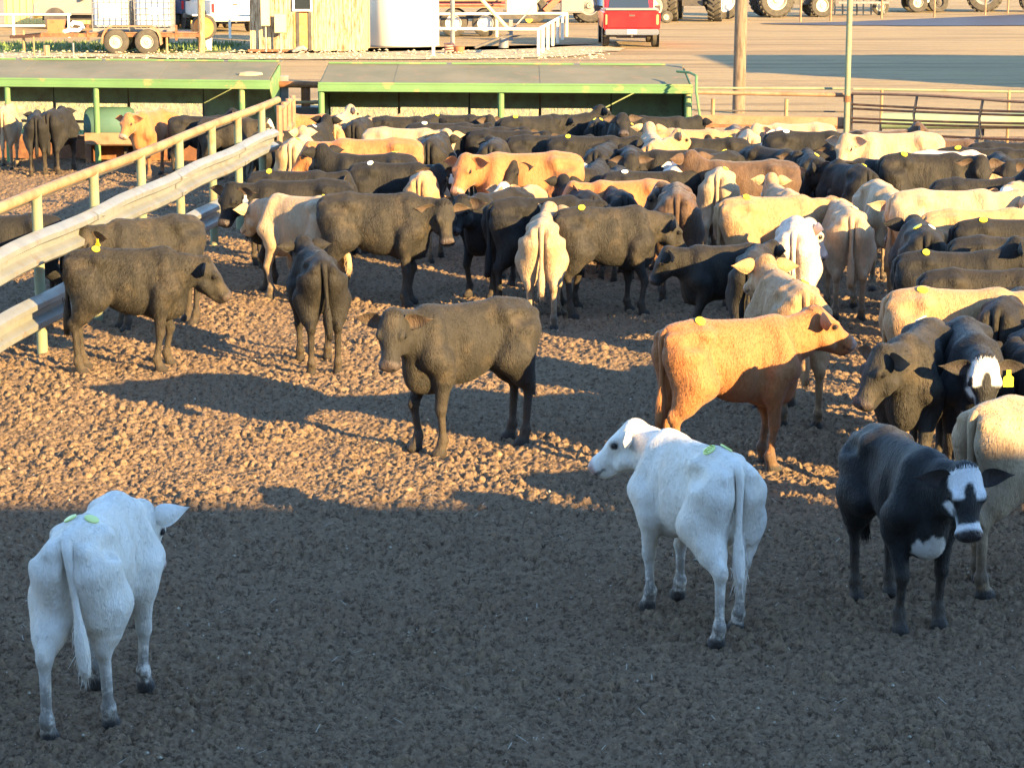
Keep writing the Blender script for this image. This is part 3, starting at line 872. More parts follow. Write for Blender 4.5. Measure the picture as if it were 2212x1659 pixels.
b = MB(); b.tube([fpt(s, 1.54)-FO for s in np.linspace(-14, s_end, 56)], .052, 12); b.build('top_rail', M_pipe, fence, smooth=True)
b = MB(); b.tube([fpt(s, 1.45, -.10)-FO for s in np.linspace(-14, s_end, 56)], .022, 8); b.build('cable', M_dark, fence)
for px in (-900, -620, -420, -270, -150, -20, 85, 207, 308, 390, 460, 516, 567):
    s = find_s(px)
    b = MB(); b.tube([fpt(s, -.2)-FO, fpt(s, 1.53)-FO], .052, 12); b.build('post', M_postg, fence, smooth=True)
WB = [(-.155, .0), (-.14, .045), (-.11, .088), (-.065, .088), (-.025, .01), (.025, .01), (.065, .088), (.11, .088), (.14, .045), (.155, .0)]
def guard(s0, s1, zc, zc1, name, tear=False, seed=0):
    rng = random.Random(seed)
    ss = np.linspace(s0, s1, int((s1-s0)/.12)+2)
    b = MB(); vs, fs = [], []
    for i, s in enumerate(ss):
        z = zc+(zc1-zc)*(s-s0)/(s1-s0)+.012*math.sin(s*1.7+seed)
        dent = .004*math.sin(s*5.1+seed)*math.sin(s*1.3)
        for th in (0, .006):
            for (v, w) in WB:
                p = fpt(s, 0, .065+w+dent+th)+Vector((0, 0, z+v*1.06+(.006 if th == 0 else 0)))-FO
                if tear and i >= len(ss)-2: p += Vector((0, 0, rng.uniform(-.05, .05)))
                vs.append(p)
    m = len(WB)
    for i in range(len(ss)-1):
        for k in range(m-1):
            a = i*2*m
            fs.append((a+k, a+k+1, a+2*m+k+1, a+2*m+k)); fs.append((a+m+k, a+3*m+k, a+3*m+k+1, a+m+k+1))
        for k in (0, m-1):
            fs.append((a+k, a+m+k, a+3*m+k, a+2*m+k))
    for a in (0, (len(ss)-1)*2*m):
        for k in range(m-1): fs.append((a+k, a+k+1, a+m+k+1, a+m+k))
    b.add(vs, fs)
    g = b.build(name, M_galv, fence, smooth=True)
    # lapped joints with bolts
    for s in np.arange(s0+1.4, s1-.3, 3.8):
        b = MB(); vs, fs = [], []
        for j, sj in enumerate((s, s+.32)):
            z = zc+(zc1-zc)*(sj-s0)/(s1-s0)+.012*math.sin(sj*1.7+seed)
            dent = .004*math.sin(sj*5.1+seed)*math.sin(sj*1.3)
            for (v, w) in WB: vs.append(fpt(sj, 0, .065+w+dent+.014)+Vector((0, 0, z+v*1.06))-FO)
        for k in range(m-1): fs.append((k, k+1, m+k+1, m+k))
        b.add(vs, fs)
        for v in (-.08, .08):
            p = fpt(s+.16, zc+(zc1-zc)*(s-s0)/(s1-s0)+v, .165)-FO
            b.tube([p, p+Vector((.03, 0, 0))], .014, 6)
        b.build('lap_joint', M_galv, g)
    return g
guard(-14, find_s(580, 1.1), 1.06, 1.02, 'guardrail_plank', seed=1)
guard(-14, find_s(492, .45), .45, .44, 'guardrail_plank', tear=True, seed=2)

# small gate between the fence end and the sheds
ge = empty('pipe_gate', at(600, 420)); g0 = fpt(s_end, 0); GE = ge.location.copy(); GE.z = 0
tag(ge, 'small pinkish rusted pipe gate closing the gap between the feed sheds', 'gate')
e0, e1 = fpt(s_end+.1), Vector((at(640, 400).x, g0.y+2.2, 0))
b = MB()
for z in (.25, .62, .98, 1.38): b.tube([e0-GE+Vector((0, 0, z)), e1-GE+Vector((0, 0, z+.02))], .035, 8)
b.build('rail', M_rustp, ge)
for k in range(4):
    p = e0.lerp(e1, k/3)-GE
    b = MB(); b.tube([p+Vector((0, 0, 0)), p+Vector((0, 0, 1.45))], .045, 8); b.build('upright', M_rustp, ge)
# brown pipe behind the gap
br = empty('pipe_fence', at(650, 345)); o = br.location
tag(br, 'dark brown pipe fence across the gap between the two feed sheds', 'fence')
b = MB(); b.tube([at(605, 183, 1.28)-o, at(700, 184, 1.28)-o], .06, 10); b.build('rail', M_rust, br)
b = MB(); b.tube([at(605, 222, .98)-o, at(700, 222, .98)-o], .03, 8); b.build('rail', M_pipe, br)
p = at(660, 183, 1.28); b = MB(); b.tube([(p.x-o.x, p.y-o.y, -.1), (p.x-o.x, p.y-o.y, 1.3)], .085, 10); b.build('post', M_rust, br)
b = MB(); q0, q1 = at(618, 232, .9), at(690, 232, .9); b.bar(q0-o-Vector((0, -.3, .18)), q1-o-Vector((0, -.3, .18)), .5, .34); b.build('kick_board', M_dark, br)
# blue-grey post at the shed corner
p = at(604, 186, 1.3); b = MB(); b.box(-.07, .07, -.06, .06, -.1, 1.42); tag(b.build('corner_post', M_steel, loc=(p.x, p.y+.9, 0)), 'grey square post at the corner of the left feed shed', 'post')

# trough and bunk in the left pen
tr = empty('water_tank', at(240, 345)); tag(tr, 'rounded dark green water tank under the left feed shed', 'tank')
b = MB(); b.lathe([(-.42, .0), (-.42, .28), (-.36, .33), (.36, .33), (.42, .28), (.42, .0)], (0, 0, .60), 'x', 28, closed=False); b.build('drum', mottled('dark_green_poly', (.05, .11, .085), (.07, .13, .10), 3, .5), tr, smooth=True)
b = MB(); b.box(-.35, -.27, -.2, .2, -.05, .35); b.box(.27, .35, -.2, .2, -.05, .35); b.build('stand', M_dark, tr)
bk = empty('feed_trough', at(232, 352)); tag(bk, 'low rusty plank feed trough standing below the green water tank', 'trough')
b = MB(); b.box(-.38, .75, -.02, .02, .32, .52); b.box(-.38, .75, .46, .50, .32, .52); b.box(-.38, .75, .02, .46, .30, .33); b.build('bin', M_rustp, bk)
for x in (-.33, .70):
    b = MB(); b.box(x-.05, x+.05, .0, .48, -.05, .30); b.build('leg', M_rust, bk)

# ------------------------------------------------------------------ right side: poles, rails, bent gate, pale tank
p = at(1595, 245); up = empty('utility_pole', p)
tag(up, 'tall weathered wooden utility pole behind the herd with a dark band low down', 'pole')
b = MB(); b.tube([(0, 0, -.3), (.03, 0, 4), (.0, 0, 9.5)], [.142, .132, .11], 20); b.build('shaft', M_wood, up, smooth=True)
b = MB(); b.lathe([(-.04, .138), (-.04, .146), (.04, .146), (.04, .138)], (0, 0, .44), 'z', 20); b.build('band', M_dark, up)
pd = 38.3
X1828 = (1829-1106)*(pd*math.cos(PITCH)+3*math.sin(PITCH))/FPX
mp = empty('gate_pole', (X1828, pd, 0)); tag(mp, 'tall thin green and rust gate pole at the hinge end of the bent gate', 'pole')
b = MB(); b.tube([(0, 0, -.2), (0, 0, 5.5)], .048, 14); b.build('shaft', M_postg, mp, smooth=True)
b = MB(); b.lathe([(-.05, .05), (-.05, .062), (.05, .062), (.05, .05)], (0, 0, 1.28), 'z', 14); b.build('collar', M_rust, mp)
rl = empty('rail_fence', (at(1660, 380).x, 38.5, 0)); o = rl.location
tag(rl, 'low fence of rusted rails and a wide plank between feed shed and gate pole', 'fence')
xl = (1502-1106)*38.2/FPX; xr = X1828-.06
def seg(px0, y0, px1, y1, r, mat, name='rail', dist=38.45):
    a, c = atd(px0, y0, dist), atd(px1, y1, dist)
    b = MB(); b.tube([a-o, c-o], r, 10); b.build(name, mat, rl, smooth=True)
seg(1506, 200, 1824, 206, .036, M_rustp); seg(1506, 191, 1824, 192, .02, M_postg, dist=38.6); seg(1500, 239, 1824, 242, .014, M_dark, dist=38.6)
a = atd(1500, 258, 38.4); c = atd(1822, 264, 38.4)
b = MB(); b.bar(a-o, c-o, .05, .15); b.build('plank', M_rustp, rl)
a = atd(1500, 272, 38.4); c = atd(1822, 276, 38.4)
b = MB(); b.bar(a-o, c-o, .05, .05); b.build('lower_plank', M_rust, rl)
for px in (1541, 1700):
    q = atd(px, 202, 38.55); b = MB(); b.tube([(q.x-o.x, .1, -.1), (q.x-o.x, .1, 1.26)], .032, 8); b.build('post', M_pipe, rl)
hp = empty('hoop_rail', (atd(1506, 200, 38.2).x, 38.2, 0)); tag(hp, 'thin green pipe loop rising at the right end of the feed shed', 'rail')
b = MB(); b.tube([(-.25, 1.2, 1.66), (-.06, .9, 1.66), (.02, .5, 1.63), (.0, .2, 1.40), (.05, .0, 1.0), (.05, 0, -.1)], .022, 8); b.build('loop', M_green, hp, smooth=True)
# gate
gt = empty('bent_gate', (X1828+.1, pd, 0)); o = gt.location
tag(gt, 'sagging brown pipe gate with curved uprights hanging from the tall pole', 'gate')
gx1, gy1 = 8.9, 34.9
def gp(t, ypx):          # t along the gate, at image height ypx
    x = X1828+.08+(gx1-X1828)*t; y = pd+(gy1-pd)*t
    d0 = atd(1106, ypx, y).z
    return Vector((x, y, d0))-o
def rowy(k, t):
    L0 = [203, 226, 235, 256, 264, 283][k]; L1 = [229, 246, 253, 269, 277, 308][k]
    L2 = [236, 252, 260, 276, 286, 318][k]
    return L0*(1-t)+L1*t + (3.0*math.sin(PI*t) if k else -4*math.sin(PI*min(1, t*1.6))) + (L2-L1)*max(0, t-.8)
for k in range(6):
    b = MB(); b.tube([gp(t, rowy(k, t)) for t in np.linspace(0, 1.0, 14)], .019 if k else .024, 8); b.build('rail', M_rust if k else M_rustp, gt, smooth=True)
for t in (.0, .27, .53, .80, 1.0):
    b = MB(); b.tube([gp(min(1, t), rowy(0, t)), gp(max(0, t-.012), (rowy(0, t)+rowy(5, t))/2), gp(t, rowy(5, t)+4)], .022, 8); b.build('upright', M_dark, gt, smooth=True)
# pale green pipe lying beyond the gate
lp = empty('round_tank', atd(1900, 250, 44)); o = Vector((lp.location.x, 44, 0)); lp.location = o
tag(lp, 'long pale green pipe tank lying on stands behind the bent gate', 'tank')
b = MB(); b.tube([atd(1905, 262, 44)-o, atd(2330, 262, 43.2)-o], .15, 20); b.build('tank', rusty('pale_green_tank', (.22, .29, .17), rust=(.28, .27, .19), amt=(.5, .6), s=1.5), lp, smooth=True)
for px in (1990, 2120, 2280):
    q = atd(px, 262, 43.9); b = MB(); b.bar((q.x-o.x, 0, -.1), (q.x-o.x, 0, q.z-.02), .10, .33); b.build('stand', M_dark, lp)
b = MB(); q = atd(1994, 262, 43.9); b.lathe([(-.05, .15), (-.05, .165), (.05, .165), (.05, .15)], (q.x-o.x, q.y-o.y, q.z), 'x', 20); b.build('strap', M_dark, lp)
tp_ = empty('top_pipe', atd(1840, 200, 44.5)); o = Vector((tp_.location.x, 44.5, 0)); tp_.location = o
tag(tp_, 'thin pale green pipe rail running above the pale tank', 'rail')
b = MB(); b.tube([atd(1843, 193, 44.5)-o, atd(2400, 202, 44.5)-o], .026, 10); b.build('rail', M_postg, tp_)
for px in (1905, 2180):
    q = atd(px, 195, 44.5); b = MB(); b.tube([(q.x-o.x, 0, -.1), (q.x-o.x, 0, q.z)], .03, 8); b.build('post', M_pipe, tp_)

# ------------------------------------------------------------------ background yard
def wheel(parent, c, r, w, rim=M_steel, tyre=M_tyre, axis='x', lug=False, rr=.55, name='wheel'):
    """tyre is the wheel mesh, rim a child; axis is the axle"""
    b = MB()
    prof = [(-w/2, r*rr), (-w/2, r*.90), (-w*.38, r*.985), (-w*.2, r), (w*.2, r), (w*.38, r*.985), (w/2, r*.90), (w/2, r*rr)]
    b.lathe(prof, c, axis, 40)
    if lug:
        n = 22
        for k in range(n):
            for sd in (-1, 1):
                a = 2*PI*(k+.5*(sd > 0))/n
                pts = []
                for (u, da) in ((0.02, .16), (.5, -.04)):
                    for dr in (.97, 1.06):
                        for ww in (-.028, .028):
                            aa = a+da+ww*1.3
                            q, z = r*dr*math.cos(aa), r*dr*math.sin(aa)
                            x = sd*u*w
                            pts.append((c[0]+x, c[1]+q, c[2]+z) if axis == 'x' else (c[0]+z, c[1]+x, c[2]+q))
                b.add(pts, [(0, 1, 3, 2), (4, 6, 7, 5), (0, 4, 5, 1), (2, 3, 7, 6), (0, 2, 6, 4), (1, 5, 7, 3)])
    t = b.build(name, tyre, parent, smooth=True)
    b = MB()
    b.lathe([(-w*.42, .02), (-w*.42, r*.16), (-w*.30, r*.2), (-w*.22, r*.44), (-w*.46, r*(rr-.05)), (-w*.48, r*(rr+.01)), (w*.48, r*(rr+.01)), (w*.46, r*(rr-.05)), (w*.22, r*.44), (w*.30, r*.2), (w*.42, r*.16), (w*.42, .02)], c, axis, 32, closed=False)
    b.build('rim', rim, t, smooth=True)
    return t
def px_at(px, py): 
    p = at(px, py); return p
def pickup(px, py, hdg, mat, label, tail=M_lampr, plate=True, s=1.0, tint=M_glass, badge=False):
    """light truck; local +y is forward, wheels at the ground"""
    r = empty('pickup_truck', px_at(px, py), math.radians(-hdg)); r.scale = (s, s, s)
    tag(r, label, 'pickup truck')
    W = .98
    b = MB(); b.prism([(-2.72, .62), (-2.72, 1.26), (-.75, 1.26), (-.75, .62)], -W, W, plane='yz')
    b.prism([(-.72, .58), (-.72, 1.24), (.95, 1.24), (2.45, 1.18), (2.68, 1.05), (2.70, .60)], -W+.01, W-.01, plane='yz')
    b.prism([(-.70, 1.245), (-.62, 1.86), (.35, 1.88), (1.0, 1.26)], -W+.12, W-.12, plane='yz')
    b.build('body', mat, r, smooth=True, bevel=.05)
    b = MB(); b.box(-.86, .86, -2.775, -2.73, .70, 1.24); tg = b.build('tailgate', mat, r, bevel=.02)
    b = MB(); b.box(-.10, .10, -2.80, -2.778, 1.09, 1.15); b.build('handle', M_dark, tg)
    b = MB(); b.box(-.93, .93, -2.92, -2.80, .46, .66); b.build('bumper', M_chrome, r, bevel=.03)
    b = MB(); b.box(-.93, .93, 2.70, 2.84, .42, .66); b.build('bumper', M_chrome, r, bevel=.03)
    if plate:
        b = MB(); b.box(-.16, .16, -2.935, -2.925, .50, .645); b.build('licence_plate', M_plate, r)
    for sx in (-1, 1):
        b = MB(); b.box(sx*.87-.055 if sx < 0 else sx*.87-.05, sx*.87+.05 if sx < 0 else sx*.87+.055, -2.765, -2.66, .80, 1.16); b.build('tail_light', tail, r, bevel=.02)
        b = MB(); b.box(sx*1.08-.10, sx*1.08+.10, .55, .65, 1.16, 1.36); b.bar((sx*.92, .6, 1.22), (sx*1.0, .6, 1.24), .05, .05); b.build('mirror', M_dark, r, bevel=.02)
        b = MB(); b.prism([(-.5, 1.30), (-.46, 1.78), (.30, 1.80), (.80, 1.32)], sx*.872-.004, sx*.872+.004, plane='yz'); b.build('side_window', tint, r)
        for y in (-1.75, 1.75):
            wheel(r, (sx*.86, y, .38), .38, .24)
            b = MB(); b.lathe([(-.005, .02), (-.005, .46), (.005, .46), (.005, .02)], (sx*.984, y, .42), 'x', 28); b.build('wheel_arch', M_dark, r)
    b = MB(); b.add([(-.72, -.735, 1.32), (.72, -.735, 1.32), (.66, -.655, 1.80), (-.66, -.655, 1.80)], [(0, 1, 2, 3)]); b.build('rear_window', tint, r)
    b = MB(); b.add([(-.78, 1.0, 1.29), (.78, 1.0, 1.29), (.70, .39, 1.84), (-.70, .39, 1.84)], [(0, 1, 2, 3)]); b.build('windscreen', tint, r)
    b = MB(); b.box(-.5, .5, -2.5, 2.4, .34, .60); b.tube([(0, -2.9, .42), (0, -2.6, .45)], .04, 8); b.bar((-.9, -1.75, .4), (.9, -1.75, .4), .1, .1); b.build('chassis', M_dark, r)
    return r
tr_red = pickup(1356, 97, 0, M_red, 'bright red pickup truck seen from behind with chrome bumper', tail=M_lampo)
b = MB(); b.box(-.90, .90, -2.70, -2.55, 1.30, 1.36); b.box(-.93, .93, -2.60, -.9, 1.27, 1.33); b.build('bed_cover', M_grey, tr_red)
pickup(470, 66, -22, M_white, 'white pickup truck with red tail lights parked behind the yellow shack')
pickup(385, 58, -30, M_blue, 'dark blue truck partly hidden behind the white pickup')
pickup(222, 62, -88, M_grey, 'dusty dark pickup parked nose left behind the rusty trailer')
# yellow building
yb = empty('yellow_building', at(100, 52)); o = yb.location
tag(yb, 'yellow ribbed metal building behind the white pipe rail', 'building')
x0, x1 = -15, (250-1106)*.0196+.0; 
b = MB(); Lw = 22.0
n = 76
pts = []
for i in range(n):
    xx = -3.0*4 + Lw*i/n*0 + i*(Lw/n)
    pts += [(xx, 0), (xx+Lw/n*.55, 0), (xx+Lw/n*.65, -.05), (xx+Lw/n*.9, -.05)]
pts += [(-12+Lw, 0), (-12+Lw, 8), (-12, 8)]
b.prism(pts, -.1, 5.0, plane='xy'); b.build('wall', M_yelsheet, yb)
b = MB(); b.box(-12.2, -12+Lw+.2, -.3, 8.3, 5.0, 5.15); b.build('roof', M_steel, yb)
b = MB(); xd = at(4, 52).x-o.x; b.box(xd-1.2, xd+.15, -.14, -.07, 0, 2.3); b.build('door', mottled('grey_purple_door', (.17, .15, .17), (.14, .12, .14), 3), yb)
# white pipe rail in front
wr = empty('white_pipe_rail', at(30, 82)); o = wr.location
tag(wr, 'white two rail pipe fence in front of the yellow building', 'fence', 'white pipe fences')
for py, z in ((36, .86), (58, .48)):
    pass
for z in (.86, .44):
    b = MB(); b.tube([(-6, 0, z), (2.2, 0, z) if z > .5 else (1.2, 0, z)], .045, 8); b.build('rail', M_whitep, wr)
for x in (-4.6, -2.4, 0.0, 2.1):
    b = MB(); b.tube([(x, 0, -.1), (x, 0, .88)], .05, 8); b.build('post', M_whitep, wr)
wr2 = empty('white_pipe_rail', at(497, 84)); o = wr2.location
tag(wr2, 'white pipe rail with one post behind the wooden pole beside the shack', 'fence', 'white pipe fences')
b = MB(); b.tube([(-1.4, 0, .86), (1.1, 0, .86)], .04, 8); b.build('rail', M_whitep, wr2)
for x in (0.0,):
    b = MB(); b.tube([(x, 0, -.1), (x, 0, .88)], .05, 8); b.build('post', M_whitep, wr2)
# rusty tandem trailer
tl = empty('flatbed_trailer', at(287, 118)); o = tl.location
tag(tl, 'rusty tandem axle flatbed trailer carrying two white tote tanks', 'trailer')
S = 76/5000.
b = MB(); b.bar((-3.0, 0, .62), (2.2, 0, .62), .08, .12); b.bar((-3.0, 1.9, .62), (2.2, 1.9, .62), .08, .12)
for x in np.arange(-2.8, 2.2, .6): b.bar((x, .05, .64), (x, 1.85, .64), .06, .06)
b.bar((-3.0, 0, .60), (-4.2, .95, .52), .08, .10); b.bar((-3.0, 1.9, .60), (-4.2, .95, .52), .08, .10)
b.build('frame', M_rust, tl)
b = MB(); b.box(-1.6, 2.1, .05, 1.85, .69, .71); b.build('deck', M_rustp, tl)
for x in (-1.45, 1.45):
    b = MB(); b.bar((x, -.02, .45), (x, -.02, .95), .07, .07); b.build('stake', M_rust, tl)
for x in (-.51, .51):
    wheel(tl, (x, -.10, .41), .41, .24, rim=M_cream, axis='y', rr=.52); wheel(tl, (x, 2.0, .41), .41, .24, rim=M_cream, axis='y', rr=.52)
b = MB(); arc = [(-.98, .40), (-.96, .62), (-.85, .84), (-.62, .94), (.62, .94), (.85, .84), (.96, .62), (1.0, .34)]
b.prism(arc+[(x*.95, z-.045) for x, z in arc[::-1]], -.26, .08); b.build('fender', M_rustp, tl)
b = MB(); b.tube([(1.15, -.15, .0), (1.15, -.15, .55)], .04, 8); b.build('stake', M_pipe, tl)
b = MB(); b.tube([(-3.7, .6, 0), (-3.7, .6, .75)], .045, 8); b.build('jack', M_pipe, tl)
bx = MB(); bx.box(-.26, .26, -.2, .2, 0, .42); bx.box(-.29, .29, -.23, .23, -.05, .01)
tag(bx.build('tool_box', rusty('red_rust_box', (.42, .14, .06), s=4), loc=o+Vector((-2.55, .35, .70))), 'red rust coloured metal box on the front of the flatbed trailer', 'box')
M_hose = NT('white_hose').out((.78, .78, .76), .5)
b = MB(); b.tube([(-.35, 0, .0), (-.1, .02, .06), (.15, -.02, .05), (.3, .05, .14), (.22, .1, .25), (-.02, .06, .30), (-.1, 0, .2)], .07, 10)
tag(b.build('bulky_hose', M_hose, loc=o+Vector((-1.95, .2, .72)), smooth=True), 'white plastic hose bundle beside the red box on the trailer', 'hose')
def tote(x, label):
    r = empty('tote_tank', o+Vector((x, .95, .715))); tag(r, label, 'tote tank', 'caged white liquid totes on the trailer')
    b = MB(); b.box(-.56, .56, -.47, .47, .16, 1.12); bt = b.build('bottle', NT('translucent_plastic').out((.50, .54, .60), .35, .5), r, bevel=.06)
    b = MB()
    for z in np.linspace(.18, 1.14, 6):
        for (p, q) in (((-.59, -.5), (.59, -.5)), ((.59, -.5), (.59, .5)), ((.59, .5), (-.59, .5)), ((-.59, .5), (-.59, -.5))):
            b.bar((p[0], p[1], z), (q[0], q[1], z), .02, .02)
    for x_ in np.linspace(-.59, .59, 7):
        b.bar((x_, -.51, .12), (x_, -.51, 1.16), .02, .02); b.bar((x_, .51, .12), (x_, .51, 1.16), .02, .02)
    for y_ in np.linspace(-.5, .5, 6):
        b.bar((-.6, y_, .12), (-.6, y_, 1.16), .02, .02); b.bar((.6, y_, .12), (.6, y_, 1.16), .02, .02)
    b.build('cage', M_steel, r)
    b = MB(); b.box(-.6, .6, -.5, .5, .0, .12); b.build('pallet', M_steel, r)
    b = MB(); b.box(-.36, .36, -.525, -.518, .45, .92) if x < 0 else b.box(-.12, .30, -.525, -.518, .55, .78); b.build('plate', M_plate, r)
    return r
tote(-.78, 'caged white tote with a large blank front plate, nearer the trailer tongue')
tote(.62, 'caged bluish white tote with a small white label, near the pale wooden pole')
# wooden pole with wheel rim and bucket
p = at(435, 116); wp = empty('wooden_pole', p); tag(wp, 'pale wooden pole beside the trailer with an orange wheel behind it', 'pole')
b = MB(); b.tube([(0, 0, -.2), (.05, 0, 2.5), (.08, 0, 7)], [.12, .115, .10], 16); b.build('shaft', M_woodl, wp, smooth=True)
sw = empty('spare_wheel', at(437, 60, .84)+Vector((0, .0, 0))); tag(sw, 'spare wheel with bright orange rim hung behind the pale wooden pole', 'wheel')
wheel(sw, (.05, 0, 0), .43, .2, rim=M_orim, axis='y', rr=.80, name='tyre')
bu = empty('bucket', at(450, 112)); tag(bu, 'white plastic bucket standing at the foot of the wooden pole', 'bucket')
b = MB(); b.lathe([(0, .0), (0, .11), (.46, .14), (.46, .125), (.03, .10), (.03, 0)], (0, 0, 0), 'z', 20, closed=False); b.build('pail', M_plate, bu, smooth=True)
# shack
p0, p1 = at(541, 114), at(788, 114)
sh = empty('plank_shack', p0); tag(sh, 'weathered yellow plank shack with a small window and boarded orange door', 'shack')
Ws = p1.x-p0.x
b = MB(); n = 27
for i in range(n):
    w = Ws/n; dy = .012*(i % 2)
    xa, xb = i*w, (i+1)*w-.008
    if 1.42 < xa < 1.95: b.box(xa, xb, dy, .06, 1.98, 2.6)
    else: b.box(xa, xb, dy, .06, .02+.03*((i*7) % 3), 2.6)
b.box(0, .06, .06, 3, 0, 2.6); b.box(Ws-.06, Ws, .06, 3, 0, 2.6); b.box(.06, Ws-.06, 2.94, 3, 0, 2.6)
b.build('wall', M_shack, sh)
b = MB(); b.box(-.2, Ws+.2, -.25, 3.2, 2.6, 2.7); b.build('roof', M_steel, sh)
b = MB(); b.box(1.46, 2.04, -.02, .02, .12, 1.30); d_ = b.build('boarded_door', M_osb, sh)
for x in (1.60, 2.00):
    b = MB(); b.box(x-.05, x+.05, -.05, -.022, .05, 1.32); b.build('batten', M_dark, d_)
b = MB(); b.box(1.44, 1.50, -.07, .0, 1.36, 2.0); b.box(2.03, 2.09, -.07, .0, 1.36, 2.0); b.box(1.50, 2.03, -.07, .0, 1.36, 1.42); b.box(1.5, 2.03, -.07, 0, 1.94, 2.0); wf = b.build('window', M_plate, sh)
b = MB(); b.box(1.5, 2.03, -.03, .01, 1.42, 1.94); b.build('pane', M_glass, wf)
b = MB(); b.tube([(-.05, -.25, .06), (1.9, -.3, .05)], .06, 8); tag(b.build('ground_pipe', M_rust, loc=p0), 'dark pipe lying along the foot of the plank shack', 'pipe')
def ebox(px0, px1, py1, h, label):
    a = at(px0, 116); c = at(px1, 116); z0 = CAMH*(1-(py1+150)/266.)
    r = empty('meter_box', ((a.x+c.x)/2, p0.y-.35, 0)); tag(r, label, 'meter box', 'electric boxes on the shack front')
    w = c.x-a.x
    b = MB(); b.box(-w/2, w/2, -.08, .14, z0, z0+h); b.build('case', mottled('beige_box_metal', (.42, .35, .23), (.38, .32, .21), 3, .5), r, bevel=.015)
    b = MB(); b.box(-w/2+.02, w/2-.02, -.095, -.083, z0+.03, z0+h-.03); b.build('door', mottled('beige_door_metal', (.46, .39, .25), (.41, .35, .23), 3, .5), r)
    b = MB(); b.tube([(0, .03, -.1), (0, .03, z0)], .035, 8); b.build('conduit', M_steel, r)
ebox(563, 583, 57, 1.0, 'taller beige electric box at the left corner of the plank shack')
ebox(592, 618, 72, .62, 'lower beige electric box between the corner and the boarded door')
b = MB(); b.tube([(-.35, 0, .05), (-.15, 0, .14), (.0, .02, .18), (.12, 0, .10)], [.05, .10, .09, .05], 8)
tag(b.build('grey_sack', mottled('grey_cloth', (.28, .26, .25), (.2, .18, .17), 8), loc=at(655, 116), smooth=True), 'grey bundle lying at the foot of the boarded door', 'sack')
# white trailer box
p = at(869, 104); wb = empty('round_tank', p+Vector((0, 1.24, 0))); tag(wb, 'big smooth white upright round tank standing right of the plank shack', 'tank')
b = MB(); b.lathe([(.0, 0), (.0, 1.22), (.04, 1.24), (2.9, 1.24), (3.1, 1.1), (3.3, .3), (3.3, 0)], (0, 0, .0), 'z', 64, closed=False); b.build('shell', NT('smooth_white_sheet').out((.60, .59, .55), .4, .4), wb, smooth=True)
b = MB(); b.lathe([(.0, 1.25), (.0, 1.27), (.05, 1.27), (.05, 1.25)], (0, 0, .0), 'z', 64); b.build('base_ring', M_steel, wb, smooth=True)
# livestock trailer behind the rail
p = at(1015, 80); lt = empty('stock_trailer', p); tag(lt, 'maroon slatted stock trailer on big white rimmed wheels', 'trailer')
wheel(lt, (-.62, 0, .52), .52, .3, rim=M_white, axis='y', rr=.6); wheel(lt, (.60, 0, .52), .52, .3, rim=M_white, axis='y', rr=.6)
wheel(lt, (-.62, 2.1, .52), .52, .3, rim=M_white, axis='y', rr=.6); wheel(lt, (.60, 2.1, .52), .52, .3, rim=M_white, axis='y', rr=.6)
M_maroon = mottled('maroon_sheet', (.16, .04, .05), (.12, .035, .045), 3, .5)
b = MB(); b.box(-2.6, 1.35, .1, 2.1, 1.08, 1.14)
for z in (1.20, 1.36, 1.52, 1.70, 1.9, 2.1): b.bar((-2.6, .02, z), (1.35, .02, z), .03, .05)
b.build('slat_side', M_rustp, lt)
b = MB(); b.box(-2.6, 1.35, .18, 2.0, 1.16, 2.4); b.build('body', M_maroon, lt)
b = MB(); b.bar((-2.5, .4, .75), (2.6, .9, .70), .1, .14); b.bar((-2.5, 1.7, .75), (2.6, .9, .70), .1, .14); b.build('frame', M_dark, lt)
b = MB(); b.box(1.42, 2.6, 3.0, 3.1, .75, 2.6); tag(b.build('sign_board', paint('cream_sheet', (.74, .66, .42), .6), loc=p), 'cream sheet standing behind the stock trailer', 'panel')
# white yard rail
wf_ = empty('white_yard_rail', at(1163, 124)); o = wf_.location
tag(wf_, 'white pipe rail running along and turning back beside the red pickup', 'fence', 'white pipe fences')
za = .88
A0, A1, A2 = at(936, 122), at(1163, 124), at(1224, 80)
A3 = at(948, 82)
b = MB(); b.tube([A0-o+Vector((0, 0, za)), A1-o+Vector((0, 0, za))], .05, 8); b.build('rail', M_whitep, wf_)
b = MB(); b.tube([A1-o+Vector((0, 0, za)), A2-o+Vector((0, 0, za))], .05, 8); b.build('rail', M_whitep, wf_)
b = MB(); b.tube([A3-o+Vector((0, 0, za)), A2-o+Vector((0, 0, za))], .05, 8); b.build('rail', M_whitep, wf_)
for q in [A0, A1, A2, at(1073, 81)]+[A1.lerp(A2, t) for t in (.13, .29, .46, .64, .82)]:
    b = MB(); b.tube([q-o+Vector((0, 0, -.1)), q-o+Vector((0, 0, za+.02))], .055, 8); b.build('post', M_whitep, wf_)
p = at(978, 117); gpn = empty('grey_post', p); tag(gpn, 'thick grey steel post standing in front of the stock trailer wheels', 'post')
b = MB(); b.tube([(0, 0, -.1), (0, 0, 3.2)], .075, 14); b.build('shaft', M_steel, gpn, smooth=True)
b = MB()
pts = [(.16*math.cos(t)-.1, .16*math.sin(t)-.25, .05+.013*t) for t in np.linspace(0, 2*PI*4, 70)]
b.tube(pts, .028, 6); tag(b.build('coiled_hose', mottled('pink_hose', (.50, .27, .2), (.42, .22, .16), 5), loc=p, smooth=True), 'coil of pinkish hose at the foot of the grey steel post', 'hose')
b = MB(); b.lathe([(0, 0), (0, .13), (.26, .19), (.26, .16), (.04, .1), (.04, 0)], (0, 0, 0), 'z', 18, closed=False)
